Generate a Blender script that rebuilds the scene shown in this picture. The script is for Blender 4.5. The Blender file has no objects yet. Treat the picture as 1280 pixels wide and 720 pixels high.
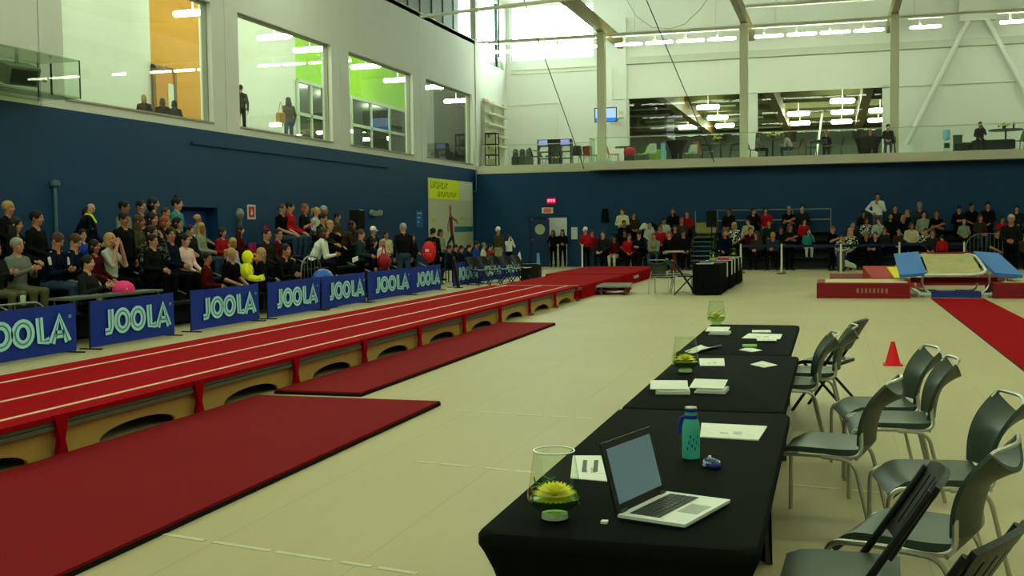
import bpy, bmesh, math, random
import numpy as np
from mathutils import Vector, Matrix
random.seed(7)
scene = bpy.context.scene
COL = scene.collection
PI = math.pi
# ------------------------------------------------------------------ camera
FPX, YAW, PITCH, ROLL, EYE = 1385.0, .282758, .055327, -.012821, 1.69
_w = np.array([-math.sin(YAW) * math.cos(PITCH), math.cos(YAW) * math.cos(PITCH), -math.sin(PITCH)])
_r0 = np.array([math.cos(YAW), math.sin(YAW), 0.0]); _u0 = np.cross(_r0, _w)
_r = math.cos(ROLL) * _r0 + math.sin(ROLL) * _u0
_u = -math.sin(ROLL) * _r0 + math.cos(ROLL) * _u0
cam = bpy.data.cameras.new('camera'); camo = bpy.data.objects.new('camera', cam); COL.objects.link(camo)
cam.sensor_width = 36; cam.lens = FPX / 1280 * 36; cam.clip_end = 300; cam.clip_start = .05
camo.matrix_world = Matrix(((_r[0], _u[0], -_w[0], 0), (_r[1], _u[1], -_w[1], 0), (_r[2], _u[2], -_w[2], EYE), (0, 0, 0, 1)))
scene.camera = camo
def _ray(x, y): return _w + _r * (x - 640) / FPX - _u * (y - 360) / FPX
def az(x, y, z=0.0):
    d = _ray(x, y); t = (z - EYE) / d[2]; return Vector((d[0] * t, d[1] * t, z))
def ay(x, y, Y):
    d = _ray(x, y); t = Y / d[1]; return Vector((d[0] * t, Y, EYE + d[2] * t))
def ax(x, y, X):
    d = _ray(x, y); t = X / d[0]; return Vector((X, d[1] * t, EYE + d[2] * t))
# ------------------------------------------------------------------ world and exposure
LAMP_COLOUR = (.81, 1.0, .65, 1)
LAMP_STRENGTH = 34.0
wd = bpy.data.worlds.new('daylight'); scene.world = wd; wd.use_nodes = True
bg = wd.node_tree.nodes['Background']; bg.inputs[0].default_value = (.82, 1.0, .94, 1); bg.inputs[1].default_value = 14.0
scene.view_settings.view_transform = 'Standard'; scene.view_settings.look = 'None'
scene.view_settings.gamma = 1.0; scene.view_settings.use_curve_mapping = False
scene.view_settings.exposure = 0.22
# ------------------------------------------------------------------ materials
def lin(c): return tuple(((v / 255) / 12.92 if v / 255 <= .04045 else ((v / 255 + .055) / 1.055) ** 2.4) for v in c)
_mats = {}
def M(name, rgb=(200, 200, 200), rough=.6, metal=0.0, noise=None, bump=None, spec=.25, emit=None, alpha=None):
    """plain painted or cloth surface with a little mottling (noise = scale, amount) and relief (bump = scale, strength)"""
    if name in _mats: return _mats[name]
    m = bpy.data.materials.new(name); m.use_nodes = True; _mats[name] = m
    nt = m.node_tree; b = nt.nodes['Principled BSDF']; c = (*lin(rgb), 1)
    b.inputs['Base Color'].default_value = c; b.inputs['Roughness'].default_value = rough; b.inputs['Metallic'].default_value = metal
    b.inputs['Specular IOR Level'].default_value = .03 if rough >= .8 else spec
    tc = None
    if noise or bump: tc = nt.nodes.new('ShaderNodeTexCoord')
    if noise:
        n = nt.nodes.new('ShaderNodeTexNoise'); n.inputs['Scale'].default_value = noise[0]; n.inputs['Detail'].default_value = 4
        nt.links.new(tc.outputs['Object'], n.inputs['Vector'])
        mx = nt.nodes.new('ShaderNodeMix'); mx.data_type = 'RGBA'
        mx.inputs[6].default_value = tuple(v * (1 - noise[1]) for v in c[:3]) + (1,); mx.inputs[7].default_value = tuple(min(1, v * (1 + noise[1])) for v in c[:3]) + (1,)
        nt.links.new(n.outputs['Fac'], mx.inputs[0]); nt.links.new(mx.outputs[2], b.inputs['Base Color'])
    if bump:
        n2 = nt.nodes.new('ShaderNodeTexNoise'); n2.inputs['Scale'].default_value = bump[0]; n2.inputs['Detail'].default_value = 3
        nt.links.new(tc.outputs['Object'], n2.inputs['Vector'])
        bp = nt.nodes.new('ShaderNodeBump'); bp.inputs['Strength'].default_value = bump[1]; bp.inputs['Distance'].default_value = .01
        nt.links.new(n2.outputs['Fac'], bp.inputs['Height']); nt.links.new(bp.outputs[0], b.inputs['Normal'])
    if emit:
        b.inputs['Emission Color'].default_value = emit[0]; b.inputs['Emission Strength'].default_value = emit[1]
    return m
def glass(name, tint=(.9, 1, .93), rough=0.0, refl=1.0):
    if name in _mats: return _mats[name]
    m = bpy.data.materials.new(name); m.use_nodes = True; _mats[name] = m
    nt = m.node_tree; nt.nodes.clear()
    o = nt.nodes.new('ShaderNodeOutputMaterial'); t = nt.nodes.new('ShaderNodeBsdfTransparent'); g = nt.nodes.new('ShaderNodeBsdfGlossy')
    f = nt.nodes.new('ShaderNodeFresnel'); f.inputs[0].default_value = 1.5; mx = nt.nodes.new('ShaderNodeMixShader')
    t.inputs[0].default_value = (*tint, 1); g.inputs['Roughness'].default_value = rough; g.inputs[0].default_value = (refl, refl, refl, 1)
    ge = nt.nodes.new('ShaderNodeNewGeometry'); k = nt.nodes.new('ShaderNodeMath'); k.operation = 'SUBTRACT'; k.inputs[0].default_value = 1
    mu = nt.nodes.new('ShaderNodeMath'); mu.operation = 'MULTIPLY'; nt.links.new(ge.outputs['Backfacing'], k.inputs[1]); nt.links.new(f.outputs[0], mu.inputs[0]); nt.links.new(k.outputs[0], mu.inputs[1])
    nt.links.new(mu.outputs[0], mx.inputs[0]); nt.links.new(t.outputs[0], mx.inputs[1]); nt.links.new(g.outputs[0], mx.inputs[2]); nt.links.new(mx.outputs[0], o.inputs[0])
    return m
def emitter(name, col, s):
    if name in _mats: return _mats[name]
    m = bpy.data.materials.new(name); m.use_nodes = True; _mats[name] = m
    nt = m.node_tree; nt.nodes.clear(); o = nt.nodes.new('ShaderNodeOutputMaterial'); e = nt.nodes.new('ShaderNodeEmission')
    e.inputs[0].default_value = col; e.inputs[1].default_value = s; nt.links.new(e.outputs[0], o.inputs[0]); return m
# ------------------------------------------------------------------ mesh helpers
class MB:
    def __init__(s): s.v = []; s.f = []; s.m = []; s.k = 0
    def mat(s, k): s.k = k; return s
    def add(s, vs, fs):
        o = len(s.v); s.v += [tuple(p) for p in vs]; s.f += [tuple(i + o for i in f) for f in fs]; s.m += [s.k] * len(fs); return s
    def box(s, x0, x1, y0, y1, z0, z1):
        return s.add([(x0, y0, z0), (x1, y0, z0), (x1, y1, z0), (x0, y1, z0), (x0, y0, z1), (x1, y0, z1), (x1, y1, z1), (x0, y1, z1)],
                     [(0, 3, 2, 1), (4, 5, 6, 7), (0, 1, 5, 4), (1, 2, 6, 5), (2, 3, 7, 6), (3, 0, 4, 7)])
    def obox(s, c, sx, sy, sz, R=None):
        R = R or Matrix.Identity(3); c = Vector(c)
        pts = [c + R @ Vector((x * sx / 2, y * sy / 2, z * sz / 2)) for z in (-1, 1) for x, y in ((-1, -1), (1, -1), (1, 1), (-1, 1))]
        return s.add(pts, [(0, 3, 2, 1), (4, 5, 6, 7), (0, 1, 5, 4), (1, 2, 6, 5), (2, 3, 7, 6), (3, 0, 4, 7)])
    def rbox(s, x0, x1, y0, y1, z0, z1, b):
        """box with chamfered vertical and top edges"""
        rings = []
        for z, i in ((z0, 0), (z1 - b, 0), (z1, b)):
            rings.append([(x0 + b + i, y0 + i, z), (x1 - b - i, y0 + i, z), (x1 - i, y0 + b + i, z), (x1 - i, y1 - b - i, z), (x1 - b - i, y1 - i, z), (x0 + b + i, y1 - i, z), (x0 + i, y1 - b - i, z), (x0 + i, y0 + b + i, z)])
        return s.loft(rings, True, True)
    def loft(s, rings, cap0=False, cap1=False, close=True):
        n = len(rings[0]); vs = [p for r in rings for p in r]; fs = []
        for i in range(len(rings) - 1):
            for j in range(n if close else n - 1):
                a = i * n + j; b = i * n + (j + 1) % n; fs.append((a, b, b + n, a + n))
        if cap0: fs.append(tuple(reversed(range(n))))
        if cap1: fs.append(tuple(range((len(rings) - 1) * n, len(rings) * n)))
        return s.add(vs, fs)
    def tube(s, pts, r, n=8, cap=True):
        pts = [Vector(p) for p in pts]; rs = r if isinstance(r, (list, tuple)) else [r] * len(pts); rings = []
        t = (pts[1] - pts[0]).normalized(); up = Vector((0, 0, 1)) if abs(t.z) < .9 else Vector((1, 0, 0)); side = t.cross(up).normalized()
        for i, p in enumerate(pts):
            if i == 0: t = (pts[1] - pts[0])
            elif i == len(pts) - 1: t = (pts[-1] - pts[-2])
            else: t = (pts[i + 1] - p).normalized() + (p - pts[i - 1]).normalized()
            t.normalize(); side = (side - t * side.dot(t)).normalized(); b = t.cross(side)
            rings.append([p + (side * math.cos(2 * PI * k / n) + b * math.sin(2 * PI * k / n)) * rs[i] for k in range(n)])
        return s.loft(rings, cap, cap)
    def cyl(s, a, b, r, n=12, r2=None): return s.tube([a, b], [r, r if r2 is None else r2], n)
    def lathe(s, prof, n=16, c=(0, 0, 0)):
        return s.loft([[(c[0] + r * math.cos(2 * PI * k / n), c[1] + r * math.sin(2 * PI * k / n), c[2] + z) for k in range(n)] for r, z in prof], prof[0][0] > 1e-5, prof[-1][0] > 1e-5)
    def ell(s, c, rx, ry, rz, n=10, k=6, R=None):
        c = Vector(c); R = R or Matrix.Identity(3); rings = []
        for i in range(k + 1):
            a = -PI / 2 + PI * i / k; q = max(math.cos(a), .02)
            rings.append([c + R @ Vector((rx * q * math.cos(2 * PI * j / n), ry * q * math.sin(2 * PI * j / n), rz * math.sin(a))) for j in range(n)])
        return s.loft(rings, True, True)
    def grid(s, fn, nu, nv):
        """fn(i/nu, j/nv) -> point, open sheet"""
        vs = [fn(i / nu, j / nv) for i in range(nu + 1) for j in range(nv + 1)]
        fs = [(i * (nv + 1) + j, (i + 1) * (nv + 1) + j, (i + 1) * (nv + 1) + j + 1, i * (nv + 1) + j + 1) for i in range(nu) for j in range(nv)]
        return s.add(vs, fs)
    def slab(s, fn, nu, nv, th):
        """closed sheet of thickness th along its normal (numerical)"""
        P = [[Vector(fn(i / nu, j / nv)) for j in range(nv + 1)] for i in range(nu + 1)]
        N = [[None] * (nv + 1) for _ in range(nu + 1)]
        for i in range(nu + 1):
            for j in range(nv + 1):
                du = P[min(i + 1, nu)][j] - P[max(i - 1, 0)][j]; dv = P[i][min(j + 1, nv)] - P[i][max(j - 1, 0)]
                N[i][j] = du.cross(dv).normalized() if du.cross(dv).length > 1e-9 else Vector((0, 0, 1))
        W = nv + 1; A = [P[i][j] + N[i][j] * th / 2 for i in range(nu + 1) for j in range(W)]; B = [P[i][j] - N[i][j] * th / 2 for i in range(nu + 1) for j in range(W)]
        o = len(A); fs = []
        for i in range(nu):
            for j in range(nv):
                a = i * W + j; fs.append((a, a + W, a + W + 1, a + 1)); fs.append((o + a, o + a + 1, o + a + W + 1, o + a + W))
        for i in range(nu):
            a = i * W; fs.append((a, o + a, o + a + W, a + W)); a = i * W + nv; fs.append((a, a + W, o + a + W, o + a))
        for j in range(nv):
            a = j; fs.append((a, a + 1, o + a + 1, o + a)); a = nu * W + j; fs.append((a, o + a, o + a + 1, a + 1))
        return s.add(A + B, fs)
    def prism(s, poly, fn, d):
        """2-D polygon; fn(a, b, c) maps to 3-D, c runs 0..d"""
        n = len(poly); vs = [fn(a, b, 0) for a, b in poly] + [fn(a, b, d) for a, b in poly]
        return s.add(vs, [tuple(reversed(range(n))), tuple(range(n, 2 * n))] + [(i, (i + 1) % n, n + (i + 1) % n, n + i) for i in range(n)])
    def mesh(s, name, mats, smooth=False):
        me = bpy.data.meshes.new(name); me.from_pydata(s.v, [], s.f)
        for m in (mats if isinstance(mats, (list, tuple)) else [mats]): me.materials.append(m)
        if any(s.m): me.polygons.foreach_set('material_index', s.m)
        bm = bmesh.new(); bm.from_mesh(me); bmesh.ops.recalc_face_normals(bm, faces=bm.faces); bm.to_mesh(me); bm.free()
        if smooth:
            me.polygons.foreach_set('use_smooth', [True] * len(me.polygons))
            try: me.set_sharp_from_angle(angle=math.radians(smooth if smooth is not True else 40))
            except Exception: pass
        return me
    def build(s, name, mats, parent=None, smooth=False, loc=None, rotz=None):
        return put(name, s.mesh(name, mats, smooth), parent, loc, rotz)
def put(name, me, parent=None, loc=None, rotz=None):
    o = bpy.data.objects.new(name, me); COL.objects.link(o)
    if parent: o.parent = parent
    if loc is not None: o.location = loc
    if rotz is not None: o.rotation_euler = (0, 0, rotz)
    return o
def tag(o, label, cat, group=None, kind=None):
    o['label'] = label; o['category'] = cat
    if group: o['group'] = group
    if kind: o['kind'] = kind
    return o
def thing(name, label, cat, loc=(0, 0, 0), rotz=0, group=None):
    o = bpy.data.objects.new(name, None); COL.objects.link(o); o.location = loc; o.rotation_euler = (0, 0, rotz); o.empty_display_size = .1
    return tag(o, label, cat, group)
def struct(o): o['kind'] = 'structure'; return o
def sroot(name, loc=(0, 0, 0)):
    o = bpy.data.objects.new(name, None); COL.objects.link(o); o.location = loc; o['kind'] = 'structure'; return o
def dup(root, loc, rotz, label, group=None):
    def cp(o, par):
        c = o.copy(); COL.objects.link(c)
        if par: c.parent = par
        for ch in list(o.children): cp(ch, c)
        return c
    r = cp(root, None); r.location = loc; r.rotation_euler = (0, 0, rotz); r['label'] = label
    if group: r['group'] = group
    return r
def rot3(ax_, a): return Matrix.Rotation(a, 3, ax_)
def bez(pts, n=6):
    """rounded polyline through corner points"""
    pts = [Vector(p) for p in pts]; out = [pts[0]]
    for i in range(1, len(pts) - 1):
        a, b, c = pts[i - 1], pts[i], pts[i + 1]; la = min((a - b).length, (c - b).length) * .45
        p = b + (a - b).normalized() * la; q = b + (c - b).normalized() * la
        for k in range(n + 1):
            t = k / n; out.append(p * (1 - t) ** 2 + b * 2 * t * (1 - t) + q * t * t)
    out.append(pts[-1]); return out
_glyph = {}
def text_mesh(txt, size, depth, name, mat):
    cu = bpy.data.curves.new(name, 'FONT'); cu.body = txt; cu.size = size; cu.extrude = depth; cu.align_x = 'CENTER'; cu.align_y = 'CENTER'; cu.resolution_u = 2
    o = bpy.data.objects.new(name, cu); COL.objects.link(o); bpy.context.view_layer.update()
    me = bpy.data.meshes.new_from_object(o.evaluated_get(bpy.context.evaluated_depsgraph_get())); bpy.data.objects.remove(o); bpy.data.curves.remove(cu)
    me.materials.clear(); me.materials.append(mat); me.name = name; return me
# ------------------------------------------------------------------ the hall
XL, YB, YU, ZC = -14.6, 44.9, 50.0, 12.0
WHITE = M('white_wall_paint', (212, 212, 208), .7, noise=(.35, .05), bump=(30, .05))
BLUEW = M('blue_wall_paint', (11, 58, 98), .6, noise=(.5, .1), bump=(14, .12))
CREAM = M('cream_steel_paint', (212, 210, 188), .5)
GREYP = M('grey_cladding', (128, 134, 130), .6, noise=(2, .06))
DARK = M('dark_gasket', (28, 30, 30), .6)
BLACK = M('black_plastic', (18, 19, 19), .45)
CHROME = M('brushed_chrome', (190, 192, 190), .28, 1.0)
GLASS = glass('window_glass', (.965, .995, .97)); GLASS2 = glass('gallery_window_glass', (.96, .99, .96), 0, .28)
CLEAR = glass('clear_glass', (.95, 1, .96))
def floor_material():
    m = M('beige_floor_covering', (196, 180, 150), .55)
    nt = m.node_tree; b = nt.nodes['Principled BSDF']; tc = nt.nodes.new('ShaderNodeTexCoord'); sp = nt.nodes.new('ShaderNodeSeparateXYZ')
    nt.links.new(tc.outputs['Object'], sp.inputs[0])
    def math_(op, a, bb):
        n = nt.nodes.new('ShaderNodeMath'); n.operation = op
        for i, q in enumerate((a, bb)):
            if hasattr(q, 'links'): nt.links.new(q, n.inputs[i])
            elif q is not None: n.inputs[i].default_value = q
        return n.outputs[0]
    fx = math_('ABSOLUTE', math_('SUBTRACT', math_('FRACT', math_('DIVIDE', sp.outputs[0], .92), None), .5), None)
    seam = math_('LESS_THAN', fx, .008)
    n1 = nt.nodes.new('ShaderNodeTexNoise'); n1.inputs['Scale'].default_value = .45; n1.inputs['Detail'].default_value = 6
    n2 = nt.nodes.new('ShaderNodeTexNoise'); n2.inputs['Scale'].default_value = 9; n2.inputs['Detail'].default_value = 5
    mp = nt.nodes.new('ShaderNodeMapping'); mp.inputs['Scale'].default_value = (1, .12, 1)
    nt.links.new(tc.outputs['Object'], n1.inputs[0]); nt.links.new(tc.outputs['Object'], mp.inputs[0]); nt.links.new(mp.outputs[0], n2.inputs[0])
    v = math_('ADD', math_('MULTIPLY', n1.outputs[0], .22), math_('MULTIPLY', n2.outputs[0], .10))
    v = math_('SUBTRACT', math_('ADD', v, .82), math_('MULTIPLY', seam, .10))
    mx = nt.nodes.new('ShaderNodeMix'); mx.data_type = 'RGBA'; mx.blend_type = 'MULTIPLY'; mx.inputs[0].default_value = 1
    mx.inputs[6].default_value = (*lin((180, 167, 128)), 1); nt.links.new(v, mx.inputs[7]); nt.links.new(mx.outputs[2], b.inputs['Base Color'])
    return m
FLOOR = floor_material()
struct(MB().box(-15, 20, -9, 45.2, -.2, 0).build('floor', FLOOR))
struct(MB().box(-21, 20, -9, 51, ZC, ZC + .2).build('ceiling', WHITE))
struct(MB().box(20, 20.2, -9, 51, 0, ZC).build('wall_right', WHITE))
struct(MB().box(-15, 20, -9.2, -9, 0, ZC).build('wall_rear', WHITE))
# left wall: blue lower half with a recessed doorway, white precast panels above
wl = sroot('wall_left')
b = MB(); b.box(-14.9, XL, -9, 22.55, 0, 4.12).box(-14.9, XL, 24.3, 45.4, 0, 4.12).box(-14.9, XL, 22.55, 24.3, 2.25, 4.12)
b.build('blue_wall', BLUEW, wl)
b = MB(); b.box(-15.3, -14.9, 22.5, 24.35, 0, 2.3); b.build('recess_back', BLUEW, wl)
joints = [-9, -2, 4.6, 11.3, 18.05, 24.85, 31.6, 38.55, 45.4]
WIN = [(18.75, 24.23), (25.5, 31.0), (32.25, 37.75), (39.1, 44.6)]
for i in range(len(joints) - 1):
    y0, y1 = joints[i] + .012, joints[i + 1] - .012; b = MB()
    w = [q for q in WIN if y0 < q[0] < y1]
    if w:
        a, c = w[0]
        b.box(-14.9, XL, y0, y1, 4.12, 4.33).box(-14.9, XL, y0, y1, 7.24, 9.6).box(-14.9, XL, y0, a, 4.33, 7.24).box(-14.9, XL, c, y1, 4.33, 7.24)
    else: b.box(-14.9, XL, y0, y1, 4.12, 9.6)
    b.build('wall_panel', WHITE, wl)
MB().box(-14.92, -14.9, -9, 18.3, 4.12, 9.6).build('joint_backing', DARK, wl)
MB().box(XL, XL + .05, 23.2, 35.2, 3.74, 3.80).build('conduit', BLUEW, wl)
# clerestory set back above the parapet
cl = sroot('wall_clerestory')
for k in range(24):
    y = 30 + k * .66; MB().box(-15.75, -15.6 + (.05 if k % 2 else 0), y, y + .62, 9.4, ZC).build('cladding_panel', GREYP, cl)
MB().box(-15.6, XL, 11, 45.4, 9.4, 9.55).build('parapet_ledge', WHITE, cl)
MB().box(-15.85, -15.75, -9, 46, 9.4, ZC).build('backing', DARK, cl)
# corridor behind the interior windows, with coloured alcoves
XR = -18.8
cr = sroot('wall_corridor')
ORANGE = M('orange_wall_paint', (204, 140, 36), .6); LIME = M('lime_wall_paint', (150, 206, 40), .6); GREYW = M('grey_wall_paint', (120, 124, 120), .6)
def seg(p0, p1, mt, z0=4.2, z1=9.3, nm='wall_section'):
    y0 = ax(p0, 60, XR).y if not isinstance(p0, float) else p0; y1 = ax(p1, 60, XR).y if not isinstance(p1, float) else p1
    MB().box(XR - .2, XR, y0, y1, z0, z1).build(nm, mt, cr); return y0, y1
seg(14.0, 188, WHITE); oy = seg(188, 249, ORANGE); seg(249, 369, WHITE); gy = seg(369, 401, LIME); seg(401, 436, WHITE)
ly = seg(436, 504, LIME); seg(504, 541, WHITE); qy = seg(541, 579, GREYW); seg(579, 68.0, WHITE)
MB().box(XR, -14.9, 14, 68, 4.05, 4.2).build('corridor_floor', M('grey_lino', (150, 150, 140), .4), cr)
MB().box(XR - .2, -14.9, 14, 68, 9.3, 9.38).build('corridor_ceiling', WHITE, cr)
MB().box(XR, -14.9, 67.8, 68, 4.2, 9.3).build('end_wall', WHITE, cr); MB().box(XR, -14.9, 13.8, 14, 4.2, 9.3).build('end_wall', WHITE, cr)
MB().box(-14.9, -14.8, 45.6, 68, 4.2, 9.3).build('hall_side_wall', WHITE, cr)
# interior doors and glazing seen through the windows
WOODC = M('orange_door_wood', (196, 128, 40), .5)
dy0, dy1 = ax(191, 100, XR).y, ax(214, 100, XR).y
d = sroot('door_2', (XR + .03, 0, 0)); MB().box(0, .05, dy0, dy1, 4.2, 6.35).build('door_leaf', WOODC, d); MB().box(.05, .07, dy0 + .9, dy1 - .3, 4.6, 6.0).build('door_pane', M('pale_pane', (205, 215, 205), .2), d)
fr = MB(); fr.box(0, .08, dy0 - .12, dy0, 4.2, 6.45).box(0, .08, dy1, dy1 + .12, 4.2, 6.45).box(0, .08, dy0 - .12, dy1 + .12, 6.35, 6.47); fr.build('door_frame', M('brown_frame', (120, 84, 40), .5), d)
for nm, (ya, yb), zt in (('window_5', gy, 7.1), ('window_6', ly, 7.0)):
    g = sroot(nm, (XR + .02, 0, 0)); n = 3 if nm == 'window_6' else 2
    for i in range(n):
        for z0, z1 in ((4.2, 5.9), (5.9, zt)):
            a = ya + (yb - ya) * i / n; c = ya + (yb - ya) * (i + 1) / n
            MB().box(0, .02, a + .05, c - .05, z0 + .05, z1 - .05).build('pane', M('dim_glazing', (62, 70, 62), .15), g)
    f = MB()
    for i in range(n + 1): f.box(0, .08, ya + (yb - ya) * i / n - .06, ya + (yb - ya) * i / n + .06, 4.2, zt)
    for z in (4.25, 5.9, zt): f.box(0, .08, ya, yb, z - .06, z + .06)
    f.build('window_frame', M('pale_frame', (180, 190, 176), .5), g)
# the four interior windows of the left wall
mull = {1: (129, 180), 2: (320, 359), 3: (), 4: ()}
for i, (a, c) in enumerate(WIN):
    g = sroot('window_%d' % (i + 1), (0, 0, 0)); cuts = [a] + [ax(p, 80, -14.78).y for p in mull[i + 1]] + [c - .02]
    if len(cuts) == 2: cuts = [a, (a + c) / 2 - .6, c - .02]
    for k in range(len(cuts) - 1):
        MB().box(-14.79, -14.77, cuts[k] + .008, cuts[k + 1] - .008, 4.36, 7.21).build('pane', GLASS, g)
    f = MB(); f.box(-14.84, -14.72, a, c, 4.33, 4.37).box(-14.84, -14.72, a, c, 7.19, 7.24).box(-14.84, -14.72, a, a + .05, 4.33, 7.24).box(-14.84, -14.72, c - .05, c, 4.33, 7.24)
    f.build('window_frame', M('window_frame_grey', (150, 150, 136), .5), g)
    MB().box(-14.9, XL + .03, a, c, 4.30, 4.335).build('window_sill', M('sill_grey', (158, 150, 128), .5), g)
# back wall below the gallery
wb = sroot('wall_back')
DX0, DX1 = -12.26, -10.59
b = MB(); b.box(-14.6, DX0, YB, YB + .2, 0, 3.95).box(DX1, 20, YB, YB + .2, 0, 3.95).box(DX0, DX1, YB, YB + .2, 2.06, 3.95); b.build('blue_wall', BLUEW, wb)
# lobby behind the double door
lb = MB(); lb.box(-13.2, -9.6, 48.2, 48.3, 0, 3).box(-13.3, -13.2, 45.1, 48.3, 0, 3).box(-9.7, -9.6, 45.1, 48.3, 0, 3).box(-13.3, -9.6, 45.1, 48.3, 2.7, 2.8)
lb.build('lobby_wall', WHITE, wb); MB().box(-13.3, -9.6, 45.1, 48.3, -.2, 0).build('lobby_floor', FLOOR, wb)
d1 = sroot('door_1', (DX0, YB, 0))
mid = .90
FRB = M('blue_door_paint', (20, 52, 92), .45)
fr = MB(); fr.box(-.05, .04, -.03, .2, 0, 2.1).box(DX1 - DX0 - .04, DX1 - DX0 + .05, -.03, .2, 0, 2.1).box(-.05, DX1 - DX0 + .05, -.03, .2, 2.04, 2.12); fr.build('door_frame', FRB, d1)
leaf = MB(); n = 24; cx, cz, R = .45, 1.56, .22      # closed leaf with a round porthole
ring = [(cx + R * math.cos(2 * PI * k / n), cz + R * math.sin(2 * PI * k / n)) for k in range(n)]
sq = []
for k in range(n):
    a = 2 * PI * k / n; c, s_ = math.cos(a), math.sin(a); t = min((.40 if abs(c) > 1e-6 else 9) / max(abs(c), 1e-6), .45 / max(abs(s_), 1e-6)); sq.append((cx + c * t, cz + s_ * t))
for y in (.05, .09): leaf.add([(p[0], y, p[1]) for p in ring + sq], [(k, (k + 1) % n, n + (k + 1) % n, n + k) for k in range(n)])
leaf.loft([[(p[0], .05, p[1]) for p in ring], [(p[0], .09, p[1]) for p in ring]])
leaf.box(.05, .85, .05, .09, .01, 1.115).box(.05, .85, .05, .09, 2.005, 2.04)
lo = leaf.build('door_leaf', FRB, d1)
pp = MB(); pp.cyl((cx, .06, cz), (cx, .08, cz), R, 24); pp.build('porthole_pane', M('frosted_pane', (176, 182, 150), .35), d1)
MB().tube([(.80, .02, .95), (.80, -.02, .98), (.80, -.02, 1.2), (.80, .02, 1.23)], .012).build('door_handle', CHROME, d1)
o = MB().box(0, .045, 0, .78, .01, 2.03).build('door_leaf', FRB, d1); o.location = (DX1 - DX0 - .06, .1, 0); o.rotation_euler = (0, 0, math.radians(-6))
# recessed door on the left wall
d3 = sroot('door_3', (-14.9, 22.55, 0)); MB().box(-.02, .04, .12, 1.6, 0, 2.16).build('door_leaf', M('royal_blue_door', (22, 52, 140), .45), d3)
MB().tube([(.05, 1.48, .9), (.1, 1.48, .93), (.1, 1.48, 1.75), (.05, 1.48, 1.78)], .018).build('door_handle', CHROME, d3)
# gallery slabs
GAL = M('gallery_fascia', (205, 200, 180), .6, noise=(.8, .05))
gl = sroot('floor_gallery'); MB().box(-14.9, -9.5, 44.88, 50.2, 3.93, 4.22).build('slab', GAL, gl); MB().box(-9.5, 20, 44.0, 50.2, 3.93, 4.24).build('slab', GAL, gl)
# upper back wall with two inner windows and a daylight window high in the corner
wu = sroot('wall_upper_back')
def X_(px, py): return ay(px, py, YU).x
UW = [(X_(785, 120), X_(928, 118)), (X_(946, 112), X_(1104, 108))]; ZW = (4.35, ay(1000, 112, YU).z)
SKX = (-14.45, X_(742, 60)); SKZ = (9.35, 11.8)
b = MB()
b.box(-15.0, UW[0][0], YU, YU + .3, 4.2, SKZ[0]).box(UW[0][1], UW[1][0], YU, YU + .3, 4.2, SKZ[0]).box(UW[1][1], 20, YU, YU + .3, 4.2, SKZ[0])
for u in UW: b.box(u[0], u[1], YU, YU + .3, ZW[1], SKZ[0]); b.box(u[0], u[1], YU, YU + .3, 4.2, ZW[0])
b.box(-15.0, SKX[0], YU, YU + .3, SKZ[0], ZC).box(SKX[1], 20, YU, YU + .3, SKZ[0], ZC).box(SKX[0], SKX[1], YU, YU + .3, SKZ[1], ZC)
b.build('white_wall', WHITE, wu)
MB().box(X_(783, 70), 19.9, YU - .25, YU, 8.92, 9.22).build('duct_band', M('duct_grey', (186, 188, 178), .6), wu)
MB().cyl((-14.4, YU - .08, 8.93), (X_(745, 85), YU - .08, 8.93), .03, 8).build('conduit', CREAM, wu)
MB().cyl((-14.4, YU - .08, 8.75), (X_(745, 92), YU - .08, 8.75), .02, 8).build('conduit', CREAM, wu)
MB().cyl((X_(695, 118), YU - .06, 7.35), (X_(632, 122), YU - .06, 7.3), .015, 6).build('conduit', CREAM, wu)
MB().cyl((X_(696, 118), YU - .06, 7.35), (X_(696, 170), YU - .06, 4.3), .015, 6).build('conduit', CREAM, wu)
MB().cyl((X_(766, 84), YU - .06, 8.8), (X_(766, 120), YU - .06, 7.4), .02, 6).build('conduit', CREAM, wu)
MB().cyl((X_(766, 120), YU - .06, 7.4), (19.8, YU - .06, 7.4), .02, 6).build('conduit', CREAM, wu)
MB().box(X_(779, 0), X_(783, 0), YU - .12, YU, 4.3, 11).build('pilaster', WHITE, wu)
b = MB(); SW = (45.75, 49.6, 8.9, 11.8)
b.box(-14.9, -14.66, 45.4, SW[0], 4.2, ZC).box(-14.9, -14.66, SW[1], 50, 4.2, ZC).box(-14.9, -14.66, SW[0], SW[1], 4.2, SW[2]).box(-14.9, -14.66, SW[0], SW[1], SW[3], ZC)
wsd = struct(b.build('wall_gallery_side', WHITE))
struct(MB().box(-14.75, XL + .04, 45.0, 45.42, 3.9, 9.65).build('trim_1', WHITE))
g = sroot('window_7'); MB().box(SKX[0] + .05, SKX[1] - .05, YU + .14, YU + .16, SKZ[0] + .05, SKZ[1]).build('pane', CLEAR, g)
f = MB()
for i in (0, 3): x = SKX[0] + (SKX[1] - SKX[0]) * i / 3; f.box(x - .04, x + .04, YU + .1, YU + .2, SKZ[0], SKZ[1])
f.box(SKX[0], SKX[1], YU + .1, YU + .2, SKZ[0] - .02, SKZ[0] + .06); f.build('window_frame', WHITE, g)
g = sroot('window_8'); MB().box(-14.8, -14.78, SW[0], SW[1], SW[2], SW[3]).build('pane', CLEAR, g)
f = MB(); f.box(-14.85, -14.72, 48.75, 48.9, SW[2], SW[3]).box(-14.85, -14.72, SW[0], SW[1], SW[2] - .02, SW[2] + .05); f.build('window_frame', M('dark_mullion', (46, 62, 56), .5), g)
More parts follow.
